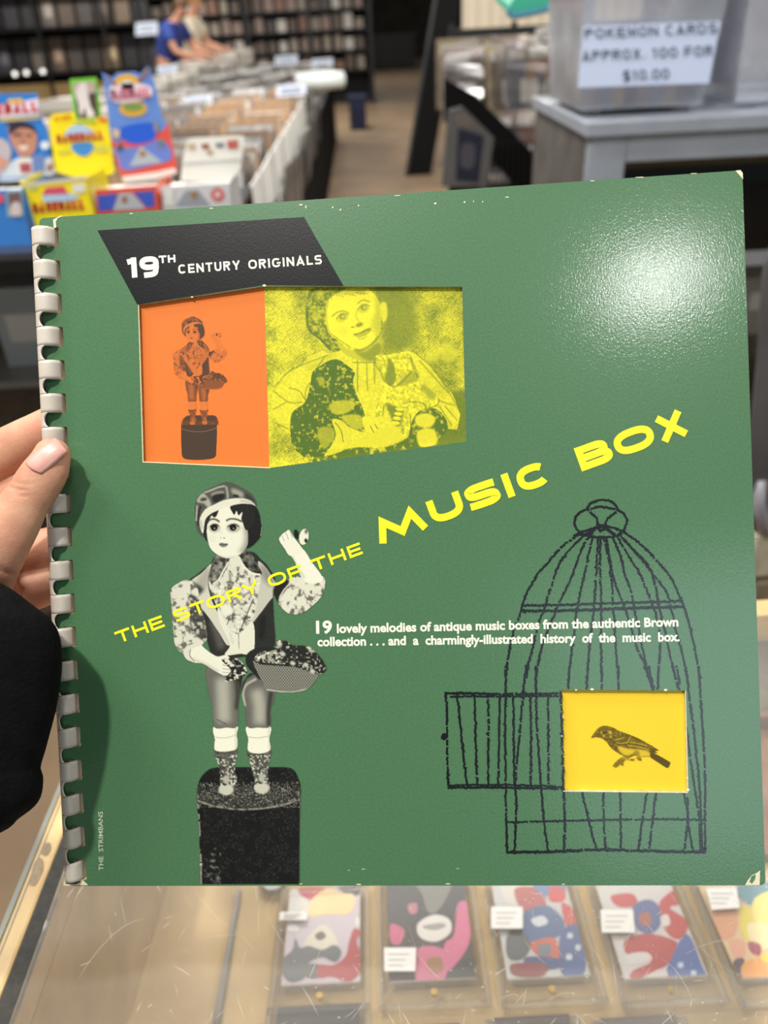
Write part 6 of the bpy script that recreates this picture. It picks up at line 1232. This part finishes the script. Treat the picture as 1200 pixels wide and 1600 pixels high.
part('side_panel', [mt('grey_brown_side', (96, 92, 86), rough=.5, noise=10)], gc, lambda b: gbox(b, GX0, GX0 + .01, GY + .03, GY + GD, .04, ZG2 - .028)); part('side_panel', [m_grey], gc, lambda b: gbox(b, GX1 - .01, GX1, GY + .03, GY + GD, .04, ZG2 - .028))
part('back_panel', [m_dark], gc, lambda b: gbox(b, GX0 + .01, GX1 - .01, GY + GD - .02, GY + GD, .04, ZG2 - .03)); part('floor_panel', [m_dark], gc, lambda b: gbox(b, GX0 + .01, GX1 - .01, GY + .03, GY + GD - .02, .04, .06))
part('front_pane', [m_glass], gc, lambda b: gbox(b, GX0 + .07, GX1 - .07, GY + .012, GY + .017, .29, ZG2 - .07)); part('sliding_rail', [mt('steel_rail', (176, 182, 192), rough=.25, metal=.6)], gc, lambda b: gbox(b, GX0 + .07, GX1 - .07, GY + .008, GY + .024, ZG2 - .30, ZG2 - .27))
part('shelf', [mt('dark_shelf', (48, 48, 50), rough=.4)], gc, lambda b: gbox(b, GX0 + .012, GX1 - .012, GY + .04, GY + GD - .03, .72, .735))
for k, (x, c_, w, h, l) in enumerate(((.30, (70, 66, 64), .16, .16, 'charcoal carton inside the grey cabinet'), (.50, (168, 160, 148), .14, .14, 'sand-coloured carton inside the grey cabinet, right of the charcoal one'), (.70, (56, 58, 66), .18, .19, 'slate carton inside the grey cabinet, left of the silvery one'), (.90, (150, 154, 160), .12, .16, 'silvery carton at the right end inside the grey cabinet'))):
    o = empty('carton', (GX0 + x, GY + .25, .735), l, 'box'); part('body', [mt('cab_carton_%d' % k, c_, rough=.4)], o, lambda b: b.box((GX0 + x, GY + .25, .735 + h / 2), (w, .2, h))); part('label', [m_white], o, lambda b: b.box((GX0 + x, GY + .149, .735 + h * .6), (w * .5, .002, h * .3)))
def bin_(px0, px1, yb, label, ptop, green=False):
    D = GY + .07; a_, c_ = at_y(px0, yb, D), at_y(px1, yb, D); z0 = ZG2 + .012; w = c_[0] - a_[0]; cx = (a_[0] + c_[0]) / 2; H_ = .215; dp = .30; t = empty('plastic_bin', (cx, D + dp / 2, ZG2), label, 'bin')
    def ring(s_, z, o=0): return [(cx - w / 2 * s_ - o, D - (s_ - 1) * .12 - o, z), (cx + w / 2 * s_ + o, D - (s_ - 1) * .12 - o, z), (cx + w / 2 * s_ + o, D + dp + (s_ - 1) * .12 + o, z), (cx - w / 2 * s_ - o, D + dp + (s_ - 1) * .12 + o, z)]
    def tub(b):
        R_ = [ring(1, z0), ring(1.12, z0 + H_), ring(1.16, z0 + H_ + .002), ring(1.16, z0 + H_ - .012)]; b.loft(R_, 0, False); b.poly(ring(1, z0)[::-1])
    o = part('tub', [m_bin], t, tub); sm_ = o.modifiers.new('t', 'SOLIDIFY'); sm_.thickness = .002
    for sx in (-1, 1):
        for yy_ in (D + .03, D + dp - .03): part('foot', [m_plastic], t, lambda b, sx=sx, yy_=yy_: b.box((cx + sx * w * .36, yy_, ZG2 + .006), (.03, .02, .012)))
    def lid(b): q = ring(1.18, z0 + H_ + .003); q2 = ring(1.18, z0 + H_ + .018); b.loft([q, q2])
    l_ = part('bin_lid', [mt('green_plastic', (70, 190, 150), rough=.35) if green else m_bin], t, lid); bevel(l_, .004)
    return t, D, cx, w, z0, H_
t, D, cx, w, z0, H_ = bin_(908, 1098, 158, 'clear plastic bin of trading cards wearing a large white price sign', 0)
for k in range(16):
    o = empty('card_stack', (cx - w * .38 + w * .76 * (k % 8) / 7, D + .08 + .12 * (k // 8), z0 + .002), 'stack of trading cards inside the signed clear bin', 'card stack', 'card stacks in the signed bin'); xk = cx - w * .38 + w * .76 * (k % 8) / 7; yk = D + .08 + .12 * (k // 8); hk = .05 + .02 * ((k * 7) % 4)
    c_ = ((170, 150, 140), (150, 150, 160), (186, 160, 130), (140, 120, 130))[k % 4]
    part('cards', [mt('stack_%d' % (k % 4), c_, rough=.5)], o, lambda b: b.box((xk, yk, z0 + .003 + hk / 2), (.028, .088, hk)))
sg = empty('paper_sign', at_y(1010, 90, D - .03), 'white paper sign with printed prices on the front of the clear bin', 'sign')
def sgn(b):
    DS = D - .034; b.prism(yq([(911, 41), (1126, 33), (1108, 130), (903, 137)], DS), (0, .001, 0), 0, C((206, 218, 246)))
    INK = (84, 92, 112)
    for txt, x0, y0, x1, y1, cap in (('POKEMON CARDS', 914, 61, 1121, 52, 16), ('APPROX. 100 FOR', 910, 96, 1114, 87, 16), ('$10.00', 974, 127, 1046, 123, 16)):
        words(b, txt, x0, y0, x1, y1, DS, cap, INK, .17, 1, {'I': .3, '.': .2, '1': .5})
part('sheet', [m_printm], sg, sgn, ink=True)
bin_(1150, 1350, 150, 'plain clear plastic bin beside the signed bin', 0)
t2, *_ = bin_(812, 905, -40, 'x', 0) if False else (None,)
lidp = empty('bin_lid', at_y(830, 10, 2.6), 'teal plastic lid jutting out above the hanging comics', 'lid')
def tl(b):
    q = yq([(796, 14), (806, 24), (882, 4), (905, -30), (850, -40), (806, -6)], 2.3); b.prism(cat_rom(np.array(q), 4, True), (.0, .25, .03))
part('lid_panel', [mt('teal_plastic', (60, 172, 140), rough=.4)], lidp, tl); part('lid_rim', [mt('teal_rim', (70, 140, 160), rough=.4)], lidp, lambda b: b.tube(cat_rom(np.array(yq([(796, 14), (806, 24), (882, 4), (905, -30)], 2.29)), 5), .008, 8))
part('support', [m_grey], lidp, lambda b: b.box((at_y(905, -30, 2.45)[0] + .03, 2.45, .85), (.03, .03, 1.7)))

# ---- low stack of cream boxes between cabinet and counter, at the right edge
for k, (pyt, pyb, c_, h, l) in enumerate(((836, 905, (206, 198, 174), .11, 'topmost cream carton of the low pile right of the album'), (910, 950, (150, 136, 114), .09, 'brown-grey carton in the middle of the low pile right of the album'), (950, 1000, (214, 200, 160), .12, 'yellowish carton at the bottom of the low pile right of the album'))):
    y = 1.08; zt = at_y(1180, pyt, y)[2]; zb = [at_y(1180, 905, y)[2], at_y(1180, 948, y)[2], 0][k]; xl = at_y(1172, (pyt + pyb) / 2, y)[0] + (.0, .006, .01)[k]
    o = empty('carton', (xl + .15, y + .15, zb), l, 'box', 'cartons piled right of the album'); bevel(part('body', [mt('low_carton_%d' % k, c_, rough=.6, noise=20)], o, lambda b: b.box((xl + .15, y + .14, (zt + zb) / 2), (.30, .28, zt - zb - .002))), .006)
    part('tape', [mt('pale_tape', (190, 182, 160), rough=.3)], o, lambda b: b.box((xl + .15, y + .14, (zt + zb) / 2), (.05, .283, zt - zb + .001)))
t = empty('plastic_sheet', at_y(1195, 780, 1.05), 'tall grey plastic sheet propped on the cartons right of the album', 'sheet')
def bag(b):
    P = [(1197, 398), (1250, 385), (1275, 780), (1240, 832), (1176, 828), (1168, 770), (1170, 690), (1182, 560)]; c_ = np.array(P).mean(0); R_ = []
    for s_, dy in ((.94, -.012), (1, .0), (1, .05), (.94, .062)): R_.append(np.array([at_y(*(c_ + (np.array(q) - c_) * s_), 1.09 + dy) for q in cat_rom(P, 4, True)]))
    b.loft(R_)
part('film', [mt('grey_film', (104, 102, 104), rough=.45, noise=5, dark=(84, 82, 84))], t, bag, smooth=False)
part('fold', [mt('pale_fold', (150, 148, 156), rough=.3)], t, lambda b: b.tube([at_y(1190, 750, 1.08), at_y(1183, 790, 1.075), at_y(1196, 824, 1.08), at_y(1230, 826, 1.085)], [.008, .014, .014, .01], 8), smooth=True)
